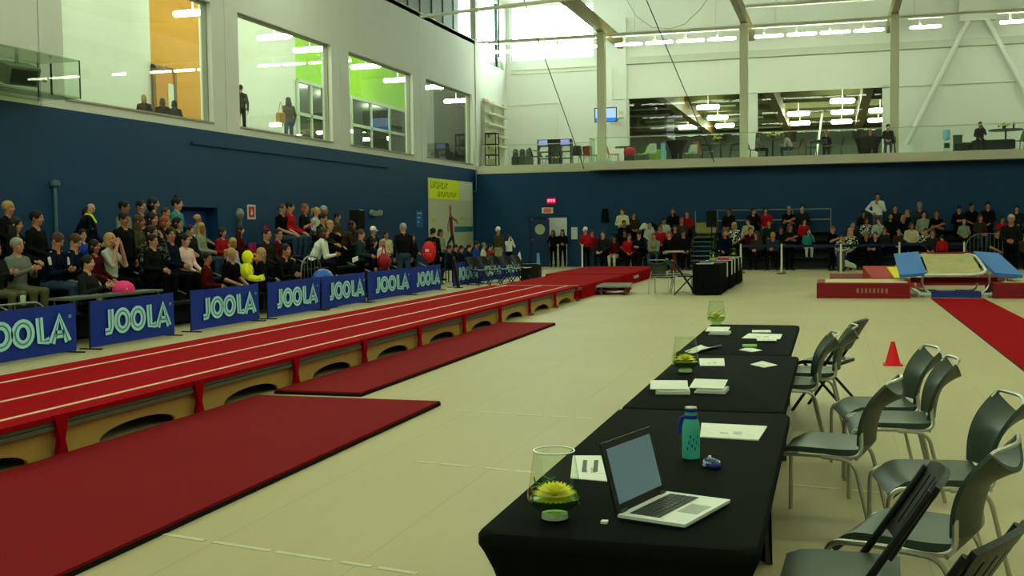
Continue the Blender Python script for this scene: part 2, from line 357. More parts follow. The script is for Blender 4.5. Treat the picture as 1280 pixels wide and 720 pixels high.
for i, u in enumerate(UW):
    g = sroot('window_%d' % (9 + i)); n = 4
    for k in range(n):
        w_ = (u[1] - u[0]) / n; MB().box(u[0] + k * w_ + .012, u[0] + (k + 1) * w_ - .012, YU + .1, YU + .12, ZW[0], ZW[1] - .03).build('pane', GLASS2, g)
    f = MB(); f.box(u[0] - .05, u[1] + .05, YU - .02, YU + .2, ZW[1] - .04, ZW[1] + .06).box(u[0] - .05, u[0] + .03, YU - .02, YU + .2, ZW[0], ZW[1]).box(u[1] - .03, u[1] + .05, YU - .02, YU + .2, ZW[0], ZW[1])
    f.build('window_frame', WHITE, g)
# second hall behind those windows
h2 = sroot('wall_second_hall'); DKC = M('dark_deck', (112, 108, 80), .8, noise=(3, .15)); PALEG = M('second_hall_wall', (150, 160, 140), .7)
MB().box(-22, 16, 50.35, 82, 8.35, 8.5).build('roof_deck', DKC, h2); MB().box(-22, 16, 81.8, 82, 4, 8.4).build('far_wall', PALEG, h2)
MB().box(-22, -21.8, 50.35, 82, 4, 8.4).build('side_wall', PALEG, h2); MB().box(15.8, 16, 50.35, 82, 4, 8.4).build('side_wall', PALEG, h2); MB().box(-22, 16, 50.35, 82, 3.6, 4.2).build('floor_slab', PALEG, h2)
TIM = M('brown_glulam', (120, 92, 52), .6, noise=(4, .1))
for px in (862, 975, 1078):
    p = ay(px, 138, 62); MB().box(p.x - .22, p.x + .22, 51, 81.8, 7.45, 8.35).build('roof_beam', TIM, h2)
for k in range(9):
    y = 55 + k * 3; MB().box(-21.8, 15.8, y, y + .1, 8.05, 8.35).build('purlin', DKC, h2)
for k in range(7):
    y = 56.5 + k * 3.6; x0 = -17 + (k * 5) % 9; MB().cyl((x0, y, 7.95), (x0 + 7, y, 7.95), .06, 8).build('pipe', M('pale_pipe', (165, 170, 150), .5), h2)
MB().cyl((ay(1016, 168, 70).x, 70, 4.2), (ay(1028, 112, 70).x, 70, 8.3), .07).build('brace', WHITE, h2)
MB().box(-21.8, 15.8, 79.8, 80, 4.9, 5.0).build('rail', WHITE, h2); MB().box(-21.8, 15.8, 79.8, 80, 5.5, 5.6).build('rail', WHITE, h2)
# columns and roof beams
for k, px in enumerate((752, 930, 1118)):
    p = ay(px, 120, 45.6); b = MB(); b.box(p.x - .06, p.x + .06, 45.45, 45.75, 4.2, 9.7).box(p.x - .16, p.x + .16, 45.42, 45.46, 4.2, 9.7).box(p.x - .16, p.x + .16, 45.74, 45.78, 4.2, 9.7)
    c = struct(b.build('column_%d' % (k + 1), CREAM)); MB().box(p.x - .2, p.x + .2, 45.38, 45.82, 4.2, 4.25).build('base_plate', CREAM, c)
    b = MB(); b.box(p.x - .12, p.x + .12, -9, 50, 9.66, 10.15); struct(b.build('beam_%d' % (k + 1), M('beam_paint', (140, 126, 88), .6)))
for k, x in enumerate((7.9, 13.6)): struct(MB().box(x - .12, x + .12, -9, 50, 9.66, 10.15).build('beam_%d' % (k + 4), M('beam_paint')))
struct(MB().cyl((-14.6, 45.6, 9.56), (19.9, 45.6, 9.56), .05, 8).build('beam_6', CREAM))
p0, p1 = ay(540, 19, 36.0), ay(690, 1, 36.0); struct(MB().cyl(p0 - (p1 - p0) * .1, p1 + (p1 - p0) * 5, .06, 8).build('beam_7', CREAM))
struct(MB().box(X_(940, 6), 19.8, 46.0, 46.25, ay(1000, 5, 46).z, ay(1000, 5, 46).z + .12).build('beam_8', WHITE))
vb = sroot('beam_9')
ap = ay(1222, 18, 49.7)
MB().cyl(ap + Vector((-.35, 0, -.2)), ay(1132, 182, 49.7), .11, 12).build('brace', WHITE, vb); MB().cyl(ap + Vector((.35, 0, -.2)), ap + Vector((.35 + 2.95, 0, -.2 - 5.9)), .11, 12).build('brace', WHITE, vb)
q = ay(1130, 184, 49.7); MB().box(q.x - .5, q.x + .4, 49.6, 49.9, 4.24, 4.9).build('gusset_plate', WHITE, vb); MB().box(ap.x - .7, ap.x + .7, 49.6, 49.9, ap.z - .25, ap.z + .9).build('gusset_plate', WHITE, vb)
# ------------------------------------------------------------------ lamps
LAMP = emitter('tube_light', LAMP_COLOUR, LAMP_STRENGTH)
HOUS = M('lamp_housing', (226, 228, 222), .5)
tube_me = MB().box(-.62, .62, -.07, .07, -.06, 0).mesh('tube', LAMP); tube_me.name = 'tube'
def rtube():
    b = MB(); rings = []
    for x, s in ((-.58, .3), (-.54, .9), (-.47, 1), (.47, 1), (.54, .9), (.58, .3)):
        rings.append([(x, .075 * s * math.cos(2 * PI * k / 8), -.06 + .06 * s * math.sin(2 * PI * k / 8)) for k in range(8)])
    return b.loft(rings, True, True).mesh('tube', LAMP, True)
tube_me = rtube()
hous_me = MB().box(-2.62, 2.62, -.09, .09, 0, .12).mesh('housing', HOUS)
hang_me = MB().box(-.04, .04, -.03, .03, -.22, 0).mesh('hanger', HOUS)
def strip(loc, label, n=4, slope=0.0, group='strip lights hung across the hall roof'):
    t = thing('strip_light', label, 'light', loc, 0, group)
    o = put('housing', hous_me, t); o.scale.x = n / 4
    for k in range(n):
        x = (k - (n - 1) / 2) * 1.29; q = put('tube', tube_me, t); q.location = (x, 0, -.28); put('hanger', hang_me, t).location = (x - .2, 0, 0)
    for x in (-.42 * n, .42 * n): MB().cyl((x, 0, .12), (x, 0, ZC - loc[2]), .012, 6).build('suspension_rod', HOUS, t)
    return t
colx = [ay(px, 120, 45.6).x for px in (752, 930, 1118)]
bays = [(-14.4 + colx[0]) / 2, (colx[0] + colx[1]) / 2, (colx[1] + colx[2]) / 2, colx[2] + 2.7, colx[2] + 8.4, colx[2] + 14.2]
names = ['beside the daylight window', 'over the gallery draped table', 'over the gallery flower table', 'beside the slanting wall braces', 'beyond the slanting braces', 'at the far gallery end']
for i, x in enumerate(bays[:5]):
    n = 4 if i != 3 else 1
    if i >= 3: x = ay(1157, 26, 46.6).x if i == 3 else ay(1268, 26, 46.6).x + 2.0
    strip((x, 46.6, 9.62), 'row of white fluorescent tubes hung ' + names[i], n)
for yy, l in ((0.5, 'nearest table'), (9.5, 'third covered table'), (18.5, 'narrow floor mat'), (27.5, 'draped tables')):
    for k, x in enumerate(bays[:5]): strip((x, yy, 9.9), 'fluorescent row above the %s, %s bay from side wall' % (l, ('first', 'second', 'third', 'fourth', 'fifth')[k]), 4)
# lamps in the corridor, the lobby and the second hall
LAMP2 = emitter('second_hall_tube', LAMP_COLOUR, 60.0); LAMP3 = emitter('lobby_tube', LAMP_COLOUR, 9.0)
def pill(p, L, label, grp, r=.09, mt=None):
    b = MB(); rings = []
    for x, s in ((-L / 2, .3), (-L / 2 + .06, .95), (L / 2 - .06, .95), (L / 2, .3)): rings.append([(x, r * s * math.cos(2 * PI * k / 8), r * s * math.sin(2 * PI * k / 8)) for k in range(8)])
    t = thing('pendant_lamp', label, 'light', p, 0, grp); b.loft(rings, True, True).build('tube', mt or LAMP, t, True); MB().cyl((0, 0, r * .8), (0, 0, r + .8), .02, 6).build('stem', HOUS, t); return t
for px, py, X, lab in ((241, 16, -16.6, 'orange wall'), (343, 46, -16.6, 'white wall of the second window'), (387, 62, -16.6, 'lime wall of the second window'), (457, 83, -16.4, 'lime wall of the third window'), (497, 100, -16.6, 'lit edge of the third window'), (539, 109, -16.4, 'white edge of the fourth window'), (570, 126, -16.8, 'grey wall of the fourth window')):
    p = ax(px, py, X); o = pill(p, 1.2, 'bright tube lamp hanging in the corridor before the ' + lab, 'corridor lamps')
for y, l in ((16.5, 'nearest end'), (20.0, 'white wall of the first window'), (23.5, 'first pier'), (29.0, 'second window head'), (35.0, 'third window head'), (42.0, 'fourth window head')): pill((-16.4, y, 8.8), 1.5, 'added tube lamp high in the corridor above the ' + l, 'added corridor lamps out of sight', .11)  # unseen extra lamps, added to brighten the corridor interior
pill((-11.4, 46.8, 2.5), 1.1, 'tube lamp inside the lobby behind the door', None, .09, LAMP3)
for i, (px, py, Y) in enumerate(((885, 134, 58), (897, 147, 64), (860, 159, 70), (906, 157, 70), (1053, 126, 56.5), (1053, 140, 62.5), (1052, 152, 68), (998, 142, 62.5), (1000, 154, 68), (1100, 138, 62.5), (1098, 150, 68))):
    pill(ay(px, py, Y), 1.15, 'white tube lamp in the second hall, %s seen through the %s gallery window' % (('topmost', 'middle', 'low inner', 'low outer', 'topmost', 'centre middle', 'centre low', 'inner middle', 'inner low', 'outer middle', 'outer low')[i], 'nearer' if i < 4 else 'farther'), 'second hall lamps', .12, LAMP2)
# ------------------------------------------------------------------ people: one continuous surface grown from a posed skeleton
def surface_nets(F, o, h):
    S = F < 0; nx, ny, nz = F.shape
    c = np.zeros((nx - 1, ny - 1, nz - 1), np.int8)
    for a in (0, 1):
        for b in (0, 1):
            for d in (0, 1): c += S[a:nx - 1 + a, b:ny - 1 + b, d:nz - 1 + d]
    cell = (c > 0) & (c < 8); I, J, K = np.nonzero(cell); n = len(I); acc = np.zeros((n, 3)); cnt = np.zeros(n)
    for axis in range(3):
        for u in (0, 1):
            for v in (0, 1):
                d0 = [0, 0, 0]; oth = [k for k in range(3) if k != axis]; d0[oth[0]] = u; d0[oth[1]] = v
                d1 = list(d0); d1[axis] = 1
                f0 = F[I + d0[0], J + d0[1], K + d0[2]]; f1 = F[I + d1[0], J + d1[1], K + d1[2]]
                m = (f0 < 0) != (f1 < 0); t = np.where(m, f0 / np.where(f0 == f1, 1, f0 - f1), 0)
                p = np.stack([I + d0[0], J + d0[1], K + d0[2]], 1).astype(float); p[:, axis] += t
                acc += p * m[:, None]; cnt += m
    V = acc / cnt[:, None] * h + np.array(o)
    idx = -np.ones(cell.shape, np.int64); idx[I, J, K] = np.arange(n); Q = []
    for axis in range(3):
        sl0 = [slice(None)] * 3; sl1 = [slice(None)] * 3; sl0[axis] = slice(0, -1); sl1[axis] = slice(1, None)
        a, b = S[tuple(sl0)], S[tuple(sl1)]; e = np.argwhere(a != b)
        u, v = [k for k in range(3) if k != axis]
        e = e[(e[:, u] > 0) & (e[:, v] > 0) & (e[:, u] < F.shape[u] - 1) & (e[:, v] < F.shape[v] - 1)]
        def at(du, dv):
            q = e.copy(); q[:, u] += du; q[:, v] += dv; return idx[q[:, 0], q[:, 1], q[:, 2]]
        q = np.stack([at(-1, -1), at(0, -1), at(0, 0), at(-1, 0)], 1)
        flip = a[e[:, 0], e[:, 1], e[:, 2]] ^ (axis == 1)
        q[~flip] = q[~flip][:, ::-1]; Q.append(q)
    return V, np.concatenate(Q)
SKIN, TOP, LEG, SHOE, EYE_, LIP = range(6)
class Body:
    def __init__(s): s.pr = []
    def cap(s, a, b, ra, rb, mat, k=.03, sc=(1, 1, 1)): s.pr.append(('c', np.array(a, float), np.array(b, float), ra, rb, mat, k, np.array(sc, float), None)); return s
    def ell(s, c, r, mat, k=.02, R=None): s.pr.append(('e', np.array(c, float), np.array(r, float), 0, 0, mat, k, None, None if R is None else np.array(R))); return s
    def dist(s, p, q):
        if q[0] == 'c':
            _, a, b, ra, rb, _, _, sc, _ = q; P = (p - a) / sc; d = (b - a) / sc; t = np.clip(P @ d / max(d @ d, 1e-9), 0, 1)
            return (np.linalg.norm(P - t[..., None] * d, axis=-1) - (ra + (rb - ra) * t)) * sc.min()
        _, c, r, _, _, _, _, _, R = q; P = p - c
        if R is not None: P = P @ R
        k0 = np.linalg.norm(P / r, axis=-1); k1 = np.linalg.norm(P / (r * r), axis=-1)
        return k0 * (k0 - 1) / np.maximum(k1, 1e-6)
    def mesh(s, h, lo, hi):
        lo = np.array(lo); g = [np.arange(lo[i], hi[i] + h, h) for i in range(3)]
        G = np.stack(np.meshgrid(*g, indexing='ij'), -1).astype(np.float32); F = None
        for q in s.pr:
            d = s.dist(G, q)
            if F is None: F = d
            else:
                k = q[6]; hh = np.clip(.5 + .5 * (F - d) / k, 0, 1); F = F * (1 - hh) + d * hh - k * hh * (1 - hh)
        V, Q = surface_nets(F.astype(np.float64), lo, h)
        cen = V[Q].mean(1); D = np.stack([s.dist(cen, q) for q in s.pr], 1); mi = np.array([q[5] for q in s.pr])[D.argmin(1)]
        return V, Q, mi
def unit(v): v = np.array(v, float); return v / max(np.linalg.norm(v), 1e-9)
def rotm(yaw, pitch, roll=0.0):
    """columns: head axes; pitch > 0 nods down, yaw > 0 turns to the figure's left"""
    return np.array(Matrix.Rotation(yaw, 3, 'Z') @ Matrix.Rotation(-pitch, 3, 'X') @ Matrix.Rotation(roll, 3, 'Y'))
def figure(pose):
    """the figure faces +Y, its feet rest on z = 0"""
    B = Body(); P = dict(lean=0.0, head=(0, .05), sit=False, arms='down', spread=.11); P.update(pose)
    sit = P['sit']; pel = np.array((0, 0, .12 if P.get('low') else .565 if sit else .93)); ln = P['lean']; ax_ = np.array((0, math.sin(ln), math.cos(ln)))
    chest = pel + ax_ * .36; neck = pel + ax_ * .50; top = pel + ax_ * .56
    hd = neck + np.array((0, .025 + .05 * math.sin(ln), .175 * math.cos(ln * .5)))
    # trunk
    B.cap(pel + ax_ * .02, pel + ax_ * .17, .118, .112, TOP, .05, (1.28, .92, 1)); B.cap(pel + ax_ * .17, chest, .112, .125, TOP, .06, (1.32, .9, 1))
    B.cap(chest, chest + ax_ * .05, .12, .09, TOP, .05, (1.4, .9, 1)); B.cap(neck - ax_ * .02, hd - (hd - neck) * .35, .055, .052, SKIN, .025)
    B.ell(pel + np.array((0, -.01, -.02)), (.165, .125, .11), LEG, .05)
    for s in (-1, 1):
        hip = pel + np.array((s * .085, 0.0, -.03))
        if P.get('low'): kn = np.array((s * .16, .38, .20)); an = np.array((s * .12, .74, .085))
        elif sit:
            kn = np.array((s * P['spread'], .44, .52)); an = np.array((s * (P['spread'] - .01), .40 + P.get('foot', 0), .085))
        else:
            kn = np.array((s * .10, .02, .50)); an = np.array((s * .105, -.02, .085))
        B.cap(hip, kn, .088, .06, LEG, .04); B.cap(kn, kn + (an - kn) * .35, .058, .06, LEG, .03); B.cap(kn + (an - kn) * .35, an, .06, .042, LEG, .02)
        B.cap(an + np.array((0, -.02, -.04)), an + np.array((s * .02, .15, -.05)), .042, .033, SHOE, .02)
    # arms
    hands = []
    for i, s in enumerate((-1, 1)):
        sh = top + np.array((s * .17, 0, -.115)); B.cap(neck + np.array((s * .03, -.01, .0)), sh + np.array((-s * .01, 0, .0)), .05, .052, TOP, .035); m = P['arms'] if isinstance(P['arms'], str) else P['arms'][i]
        f = lambda x, y, z: np.array((s * x, y, z))
        if m == 'down': el = sh + f(.06, -.03, -.25); wr = el + f(.0, .07, -.24); nrm = f(-1, 0, 0)
        elif m == 'lap': el = sh + f(.06, .02, -.24); wr = np.array((s * .09, .33, pel[2] + .08)); nrm = f(0, 0, -1)
        elif m == 'clasp': el = sh + f(.06, .03, -.27); wr = pel + np.array((s * .07, .27, .13)); nrm = f(-1, 0, -.4)
        elif m == 'clap': el = sh + f(.07, .08, -.25); wr = chest + np.array((s * .05, .33, -.06)); nrm = f(-1, 0, 0)
        elif m == 'cross': el = sh + f(.06, .04, -.27); wr = chest + np.array((-s * .07, .185, -.09 + .03 * s)); nrm = f(0, -1, 0)
        elif m == 'face': el = sh + f(.04, .17, -.20); wr = hd + np.array((s * .07, .16, -.10)); nrm = f(-.6, -.8, 0)
        elif m == 'phone': el = sh + f(.06, .06, -.27); wr = pel + np.array((s * .05, .32, .20)); nrm = f(-.7, -.3, .6)
        elif m == 'hip': el = sh + f(.19, -.08, -.22); wr = pel + np.array((s * .16, .07, .1)); nrm = f(-1, 0, 0)
        elif m == 'heart': el = sh + f(.07, .06, -.26); wr = chest + np.array((s * .02, .2, .04)); nrm = f(0, -1, 0)
        elif m == 'point': el = sh + f(.05, .22, -.12); wr = el + f(-.02, .24, .02); nrm = f(0, 0, -1)
        elif m == 'knee': el = np.array((s * .15, .30, .66)); wr = np.array((s * .04, .48, .70)); nrm = f(-1, 0, 0)
        B.cap(sh, el, .056, .045, TOP, .03)
        cut = P.get('sleeve', 1.0)
        if cut >= 1: B.cap(el, wr, .046, .034, TOP, .02)
        else: B.cap(sh + (el - sh) * .6, el, .043, .042, SKIN, .015); B.cap(el, wr, .042, .029, SKIN, .02)
        d = unit(wr - el); d = unit(d + np.array(P.get('hand_bend', (0, 0, 0)))); pc = wr + d * .05
        side = unit(np.cross(d, nrm)); nr = unit(np.cross(side, d)); R = np.stack([side, d, nr], 1)
        B.ell(pc, (.040, .052, .02), SKIN, .015, R); hands.append((pc, R, s))
    # head
    Rh = rotm(*P['head']); H = lambda x, y, z: hd + Rh @ np.array((x, y, z))
    B.ell(H(0, -.01, .025), (.076, .094, .092), SKIN, .02, Rh); B.ell(H(0, .018, -.045), (.058, .07, .072), SKIN, .03, Rh); B.ell(H(0, .055, -.09), (.03, .025, .022), SKIN, .025, Rh)
    B.cap(H(0, .088, .022), H(0, .108, -.022), .011, .016, SKIN, .012); B.ell(H(0, .078, .04), (.05, .016, .012), SKIN, .015, Rh)
    for s in (-1, 1): B.ell(H(s * .076, -.008, -.005), (.012, .022, .034), SKIN, .008, Rh); B.ell(H(s * .04, .06, -.03), (.024, .024, .022), SKIN, .02, Rh)
    pts = np.array([q[1] for q in B.pr] + [q[2] for q in B.pr if q[0] == 'c'])
    V, Q, mi = B.mesh(.0165, pts.min(0) - .2, pts.max(0) + .2)
    V[:, 2] = np.maximum(V[:, 2], 0.0)
    mb = MB(); mb.v = [tuple(p) for p in V]; mb.f = [tuple(q) for q in Q]; mb.m = [int(k) for k in mi]
    # five fingers on each hand, bent, unequal
    for pc, R, s in hands:
        T = lambda a, b, c: Vector(pc + R @ np.array((a, b, c)))
        th = 1 if True else -1; sd = -s if (R[:, 0] @ np.array((s, 0, 0))) > 0 else s
        mb.mat(SKIN)
        for k, (x, L) in enumerate(((-.028, .062), (-.009, .074), (.010, .070), (.028, .054))):
            mb.tube([T(x, .035, 0), T(x * 1.08, .035 + L * .5, .006), T(x * 1.1, .035 + L * .85, .022), T(x * 1.1, .035 + L, .036)], [.0095, .009, .008, .006], 5)
        mb.tube([T(.030, -.015, .004), T(.056, .012, .014), T(.060, .040, .024)], [.012, .0105, .0075], 5)
    Rm = Matrix([list(r) for r in Rh]); HV = lambda x, y, z: Vector(H(x, y, z))
    mb.mat(EYE_)
    for s in (-1, 1): mb.ell(HV(s * .031, .078, .014), .015, .010, .007, 8, 4, Rm); mb.ell(HV(s * .033, .086, .040), .021, .008, .0045, 6, 4, Rm)
    mb.mat(LIP); mb.ell(HV(0, .084, -.060), .024, .010, .0075, 8, 4, Rm)
    me = mb.mesh('person', [M('skin')] * 6, True)
    me.polygons.foreach_set('use_smooth', [True] * len(me.polygons))
    Hm = Matrix.Identity(4)
    for i in range(3):
        for j in range(3): Hm[i][j] = Rh[i, j]
        Hm[i][3] = hd[i]
    return me, Hm
M('skin', (196, 146, 118), .55)
POSES = dict(
    lap=dict(sit=True, arms='lap', head=(.15, .05)), lapdown=dict(sit=True, arms='phone', lean=.22, head=(0, .5), foot=.06), clap=dict(sit=True, arms='clap', head=(.1, .0)),
    lean=dict(sit=True, arms='knee', lean=.45, head=(0, -.1), spread=.15), cross=dict(sit=True, arms='cross', head=(-.25, .05), sleeve=.5), camera=dict(sit=True, arms='face', head=(-.1, -.12), sleeve=.5),
    chin=dict(sit=True, arms=('face', 'lap'), lean=.12, head=(.2, .08)), turn=dict(sit=True, arms='clasp', head=(-.7, .05)),
    stand=dict(arms='down', head=(.1, .05)), standclasp=dict(arms='clasp', head=(-.2, .08)), standcross=dict(arms='cross', head=(.15, .05), sleeve=.5), standhip=dict(arms=('heart', 'hip'), head=(0, .05)),
    standpoint=dict(arms=('point', 'cross'), head=(.3, .05), sleeve=.5), standclap=dict(arms='clap', head=(0, .05)), standface=dict(arms='face', head=(0, .1)), stoop=dict(arms='clasp', lean=.5, head=(-.3, .5)),
    laps=dict(sit=True, arms='lap', head=(.05, .02), sleeve=.5), floorsit=dict(sit=True, arms='lap', head=(.1, 0), low=True))
FIG = {k: figure(v) for k, v in POSES.items()}
# hair and hats, in head axes
def shell(parts, cutters, h=.0125):
    B = Body()
    for c, r, R in parts: B.ell(c, r, 0, .03, R)
    lo, hi = np.array((-.2, -.24, -.42)), np.array((.2, .22, .2)); g = [np.arange(lo[i], hi[i] + h, h) for i in range(3)]
    G = np.stack(np.meshgrid(*g, indexing='ij'), -1); F = None
    for q in B.pr:
        d = B.dist(G, q); F = d if F is None else np.minimum(F, d)
    for c, r in cutters:
        d = B.dist(G, ('e', np.array(c), np.array(r), 0, 0, 0, 0, None, None)); F = np.maximum(F, -d)
    V, Q = surface_nets(F, lo, h); mb = MB(); mb.v = [tuple(p) for p in V]; mb.f = [tuple(q) for q in Q]; mb.m = [0] * len(Q)
    me = mb.mesh('hair', M('skin')); me.polygons.foreach_set('use_smooth', [True] * len(me.polygons)); return me
SK = ((0, -.014, .034), (.086, .105, .099), None)
FACE = ((0, .115, -.035), (.072, .085, .105))
HAIR = dict(
    short=shell([SK], [FACE, ((0, .03, -.13), (.2, .12, .12)), ((0, -.02, -.19), (.2, .2, .12))]),
    crop=shell([((0, -.014, .030), (.081, .100, .096), None)], [((0, .12, -.03), (.085, .085, .115)), ((0, .05, -.13), (.2, .14, .13)), ((0, -.02, -.18), (.2, .2, .12))]),
    long=shell([SK, ((0, -.06, -.12), (.098, .062, .17), None), ((.066, -.005, -.13), (.036, .05, .14), None), ((-.066, -.005, -.13), (.036, .05, .14), None)], [FACE, ((0, .13, -.14), (.052, .13, .14))]),
    bob=shell([SK, ((0, -.035, -.05), (.098, .082, .10), None)], [FACE, ((0, .12, -.1), (.062, .12, .12))]),
    tied=shell([SK, ((0, -.135, .06), (.042, .042, .045), None), ((0, -.15, -.02), (.03, .03, .085), None)], [FACE, ((0, .03, -.13), (.2, .12, .12)), ((.0, -.02, -.19), (.05, .09, .12))]),
    bun=shell([SK, ((0, -.03, .15), (.045, .045, .04), None)], [FACE, ((0, .03, -.13), (.2, .12, .12)), ((0, -.02, -.19), (.2, .2, .12))]),
    bald=shell([((0, -.03, -.005), (.083, .088, .06), None)], [((0, .10, 0), (.2, .1, .2)), ((0, 0, .075), (.2, .2, .055)), ((0, -.02, -.13), (.2, .2, .09))]))
_cap = MB(); _cap.lathe([(.091, -.005), (.094, .03), (.082, .08), (.05, .112), (.012, .122)], 14, (0, -.012, .03)); _cap.prism([(-.07, .06), (-.062, .12), (-.03, .155), (.03, .155), (.062, .12), (.07, .06)], lambda a, b_, c: (a, b_, .035 + c - .25 * max(0, b_ - .08)), .008)
CAP = _cap.mesh('cap', M('skin'), True)
TOPS = dict(black=((13, 13, 14), 'black jacket'), blacktee=((12, 12, 13), 'black tee'), charcoal=((34, 36, 36), 'charcoal top'), navy=((18, 23, 42), 'navy jacket'), blue=((34, 62, 150), 'blue hoodie'), royal=((36, 70, 170), 'blue shirt'),
    red=((168, 24, 32), 'red top'), redj=((150, 24, 34), 'red jacket'), maroon=((70, 14, 20), 'maroon sweater'), white=((222, 222, 214), 'white sweater'), pinkwhite=((226, 190, 184), 'pale pink sweater'), lgrey=((176, 180, 172), 'pale grey top'),
    grey=((112, 116, 110), 'grey jacket'), sage=((128, 140, 116), 'sage sweater'), olive=((66, 64, 42), 'olive coat'), teal=((38, 54, 58), 'slate-teal jacket'), beige=((190, 180, 150), 'beige shirt'), brown=((58, 46, 34), 'brown jacket'),
    floral=((140, 140, 124), 'patterned blouse'), plaid=((66, 74, 66), 'plaid shirt'), yellow=((206, 204, 160), 'cream hoodie'), greentee=((26, 44, 28), 'dark green tee'), magenta=((150, 30, 90), 'magenta jacket'), turq=((40, 130, 130), 'turquoise top'))
LEGS = dict(dark=(17, 18, 20), jeans=(52, 68, 92), black=(11, 11, 12), olive=(92, 90, 62), white=(196, 192, 172), beige=(160, 148, 110), grey=(80, 82, 82))
HAIRC = dict(dark=((26, 20, 16), 'dark'), brown=((74, 50, 32), 'brown'), blond=((176, 140, 84), 'blond'), grey=((146, 142, 130), 'grey'), red=((140, 74, 36), 'auburn'), none=((120, 90, 70), ''))
HW = dict(short='short {} hair', crop='cropped {} hair', long='long {} hair', bob='bobbed {} hair', tied='tied {} hair', bun='{} topknot', bald='a bald crown', cap='a white cap', gcap='a grey cap')
def pattern_mat(key):
    """printed cloth: blotches of a second colour"""
    m = M('cloth_' + key, TOPS[key][0], .85)
    if key in ('floral', 'plaid') and 'done' not in m:
        m['done'] = 1; nt = m.node_tree; n = nt.nodes.new('ShaderNodeTexVoronoi'); n.inputs['Scale'].default_value = 16 if key == 'floral' else 22; cr_ = nt.nodes.new('ShaderNodeValToRGB')
        tc = nt.nodes.new('ShaderNodeTexCoord'); nt.links.new(tc.outputs['Object'], n.inputs['Vector']); cr_.color_ramp.elements[0].position = .45; cr_.color_ramp.elements[1].position = .55; cr_.color_ramp.interpolation = 'CONSTANT'
        cr_.color_ramp.elements[0].color = (*lin((30, 32, 32)), 1); cr_.color_ramp.elements[1].color = (*lin((206, 204, 184) if key == 'floral' else (96, 104, 92)), 1)
        nt.links.new(n.outputs['Distance'], cr_.inputs[0]); nt.links.new(cr_.outputs[0], nt.nodes['Principled BSDF'].inputs['Base Color'])
    return m
SKINS = [(192, 134, 104), (182, 124, 96), (202, 146, 116), (160, 104, 76), (188, 132, 110)]
_np = [0]
def person(loc, rz, pose, top, legs, hair, hairc, scale=1.0, label='', group=None, skin=None):
    me, Hm = FIG[pose]; _np[0] += 1
    o = put('person', me); o.location = loc; o.rotation_euler = (0, 0, rz); o.scale = (scale * random.uniform(.97, 1.06), scale, scale)
    sk = M('skin_%d' % (_np[0] % 5), SKINS[_np[0] % 5], .55) if skin is None else M('skin_%d' % skin, SKINS[skin], .55)
    ms = [sk, pattern_mat(top), M('cloth_legs_' + legs, LEGS[legs], .85), M('shoe_dark', (30, 28, 28), .6), M('eye_dark', (40, 26, 22), .5), M('lip_rose', (150, 84, 76), .5)]
    for i, m in enumerate(ms): o.material_slots[i].link = 'OBJECT'; o.material_slots[i].material = m
    st = hair
    if hair in ('cap', 'gcap'):
        c = put('cap', CAP, o); c.matrix_local = Hm; c.material_slots[0].link = 'OBJECT'; c.material_slots[0].material = M('cap_white', (225, 225, 218), .7) if hair == 'cap' else M('cap_grey', (120, 122, 118), .7); st = 'crop'
    h = put('hair', HAIR[st], o); h.matrix_local = Hm; h.material_slots[0].link = 'OBJECT'; h.material_slots[0].material = M('hair_' + hairc, HAIRC[hairc][0], .6, noise=(60, .25))
    tag(o, label, 'person', group); return o
def words_for(top, hair, hairc): return 'person in %s with %s' % (TOPS[top][1], HW[hair].format(HAIRC[hairc][1]).replace('  ', ' '))
ORD = 'first second third fourth fifth sixth seventh eighth ninth tenth eleventh twelfth thirteenth fourteenth fifteenth sixteenth seventeenth eighteenth nineteenth twentieth twenty-first twenty-second'.split()
ROWN = {1: 'front row', 2: 'second row', 3: 'third row', 4: 'top row'}
def seat_crowd(data, stand, where, group, face):
    rows = {}
    for d in data: rows.setdefault(d[2], []).append(d)
    for r, ds in rows.items():
        ds.sort(key=lambda d: d[0])
        q = [list(where(d[0], d[1], r)[0]) for d in ds]; ia = 1 if abs(face + PI / 2) < .2 else 0       # keep neighbours a shoulder apart
        for _ in range(40):
            for i in range(len(q) - 1):
                g = .43 - (q[i + 1][ia] - q[i][ia])
                if g > 0: q[i][ia] -= g / 2; q[i + 1][ia] += g / 2
        for i, (px, py, _, pose, top, legs, hair, hc, *rest) in enumerate(ds):
            fz = where(px, py, r)[1]; p = Vector(q[i]); pose = 'laps' if pose == 'lap' and top == 'blacktee' else pose; hz = FIG[pose][1][2][3]; s = min(1.1, max(.84, (p.z - fz) / hz)); opt = rest[0] if rest else {}
            R = face + opt.get('rz', random.uniform(-.3, .3)); off = Vector((FIG[pose][1][0][3], FIG[pose][1][1][3], 0)) * s
            off.rotate(Matrix.Rotation(R, 3, 'Z'))
            o = person((p.x - (off.x if abs(face) < .1 else off.x * 0), p.y - off.y * (1 if abs(face + PI / 2) < .2 else 0), fz), R, pose, top, legs, hair, hc, s, words_for(top, hair, hc) + ', %s from left, %s, %s' % (ORD[i], ROWN[r], stand), group)
            if opt.get('stripe'):
                for s_ in (-1, 1): MB().tube([(s_ * .075, .12, 1.055), (s_ * .15, .12, 1.04), (s_ * .215, .14, .96), (s_ * .235, .17, .86)], [.018, .026, .03, .022], 8).build('shoulder_stripe', M('stripe_white', (200, 204, 196), .8), o, True)
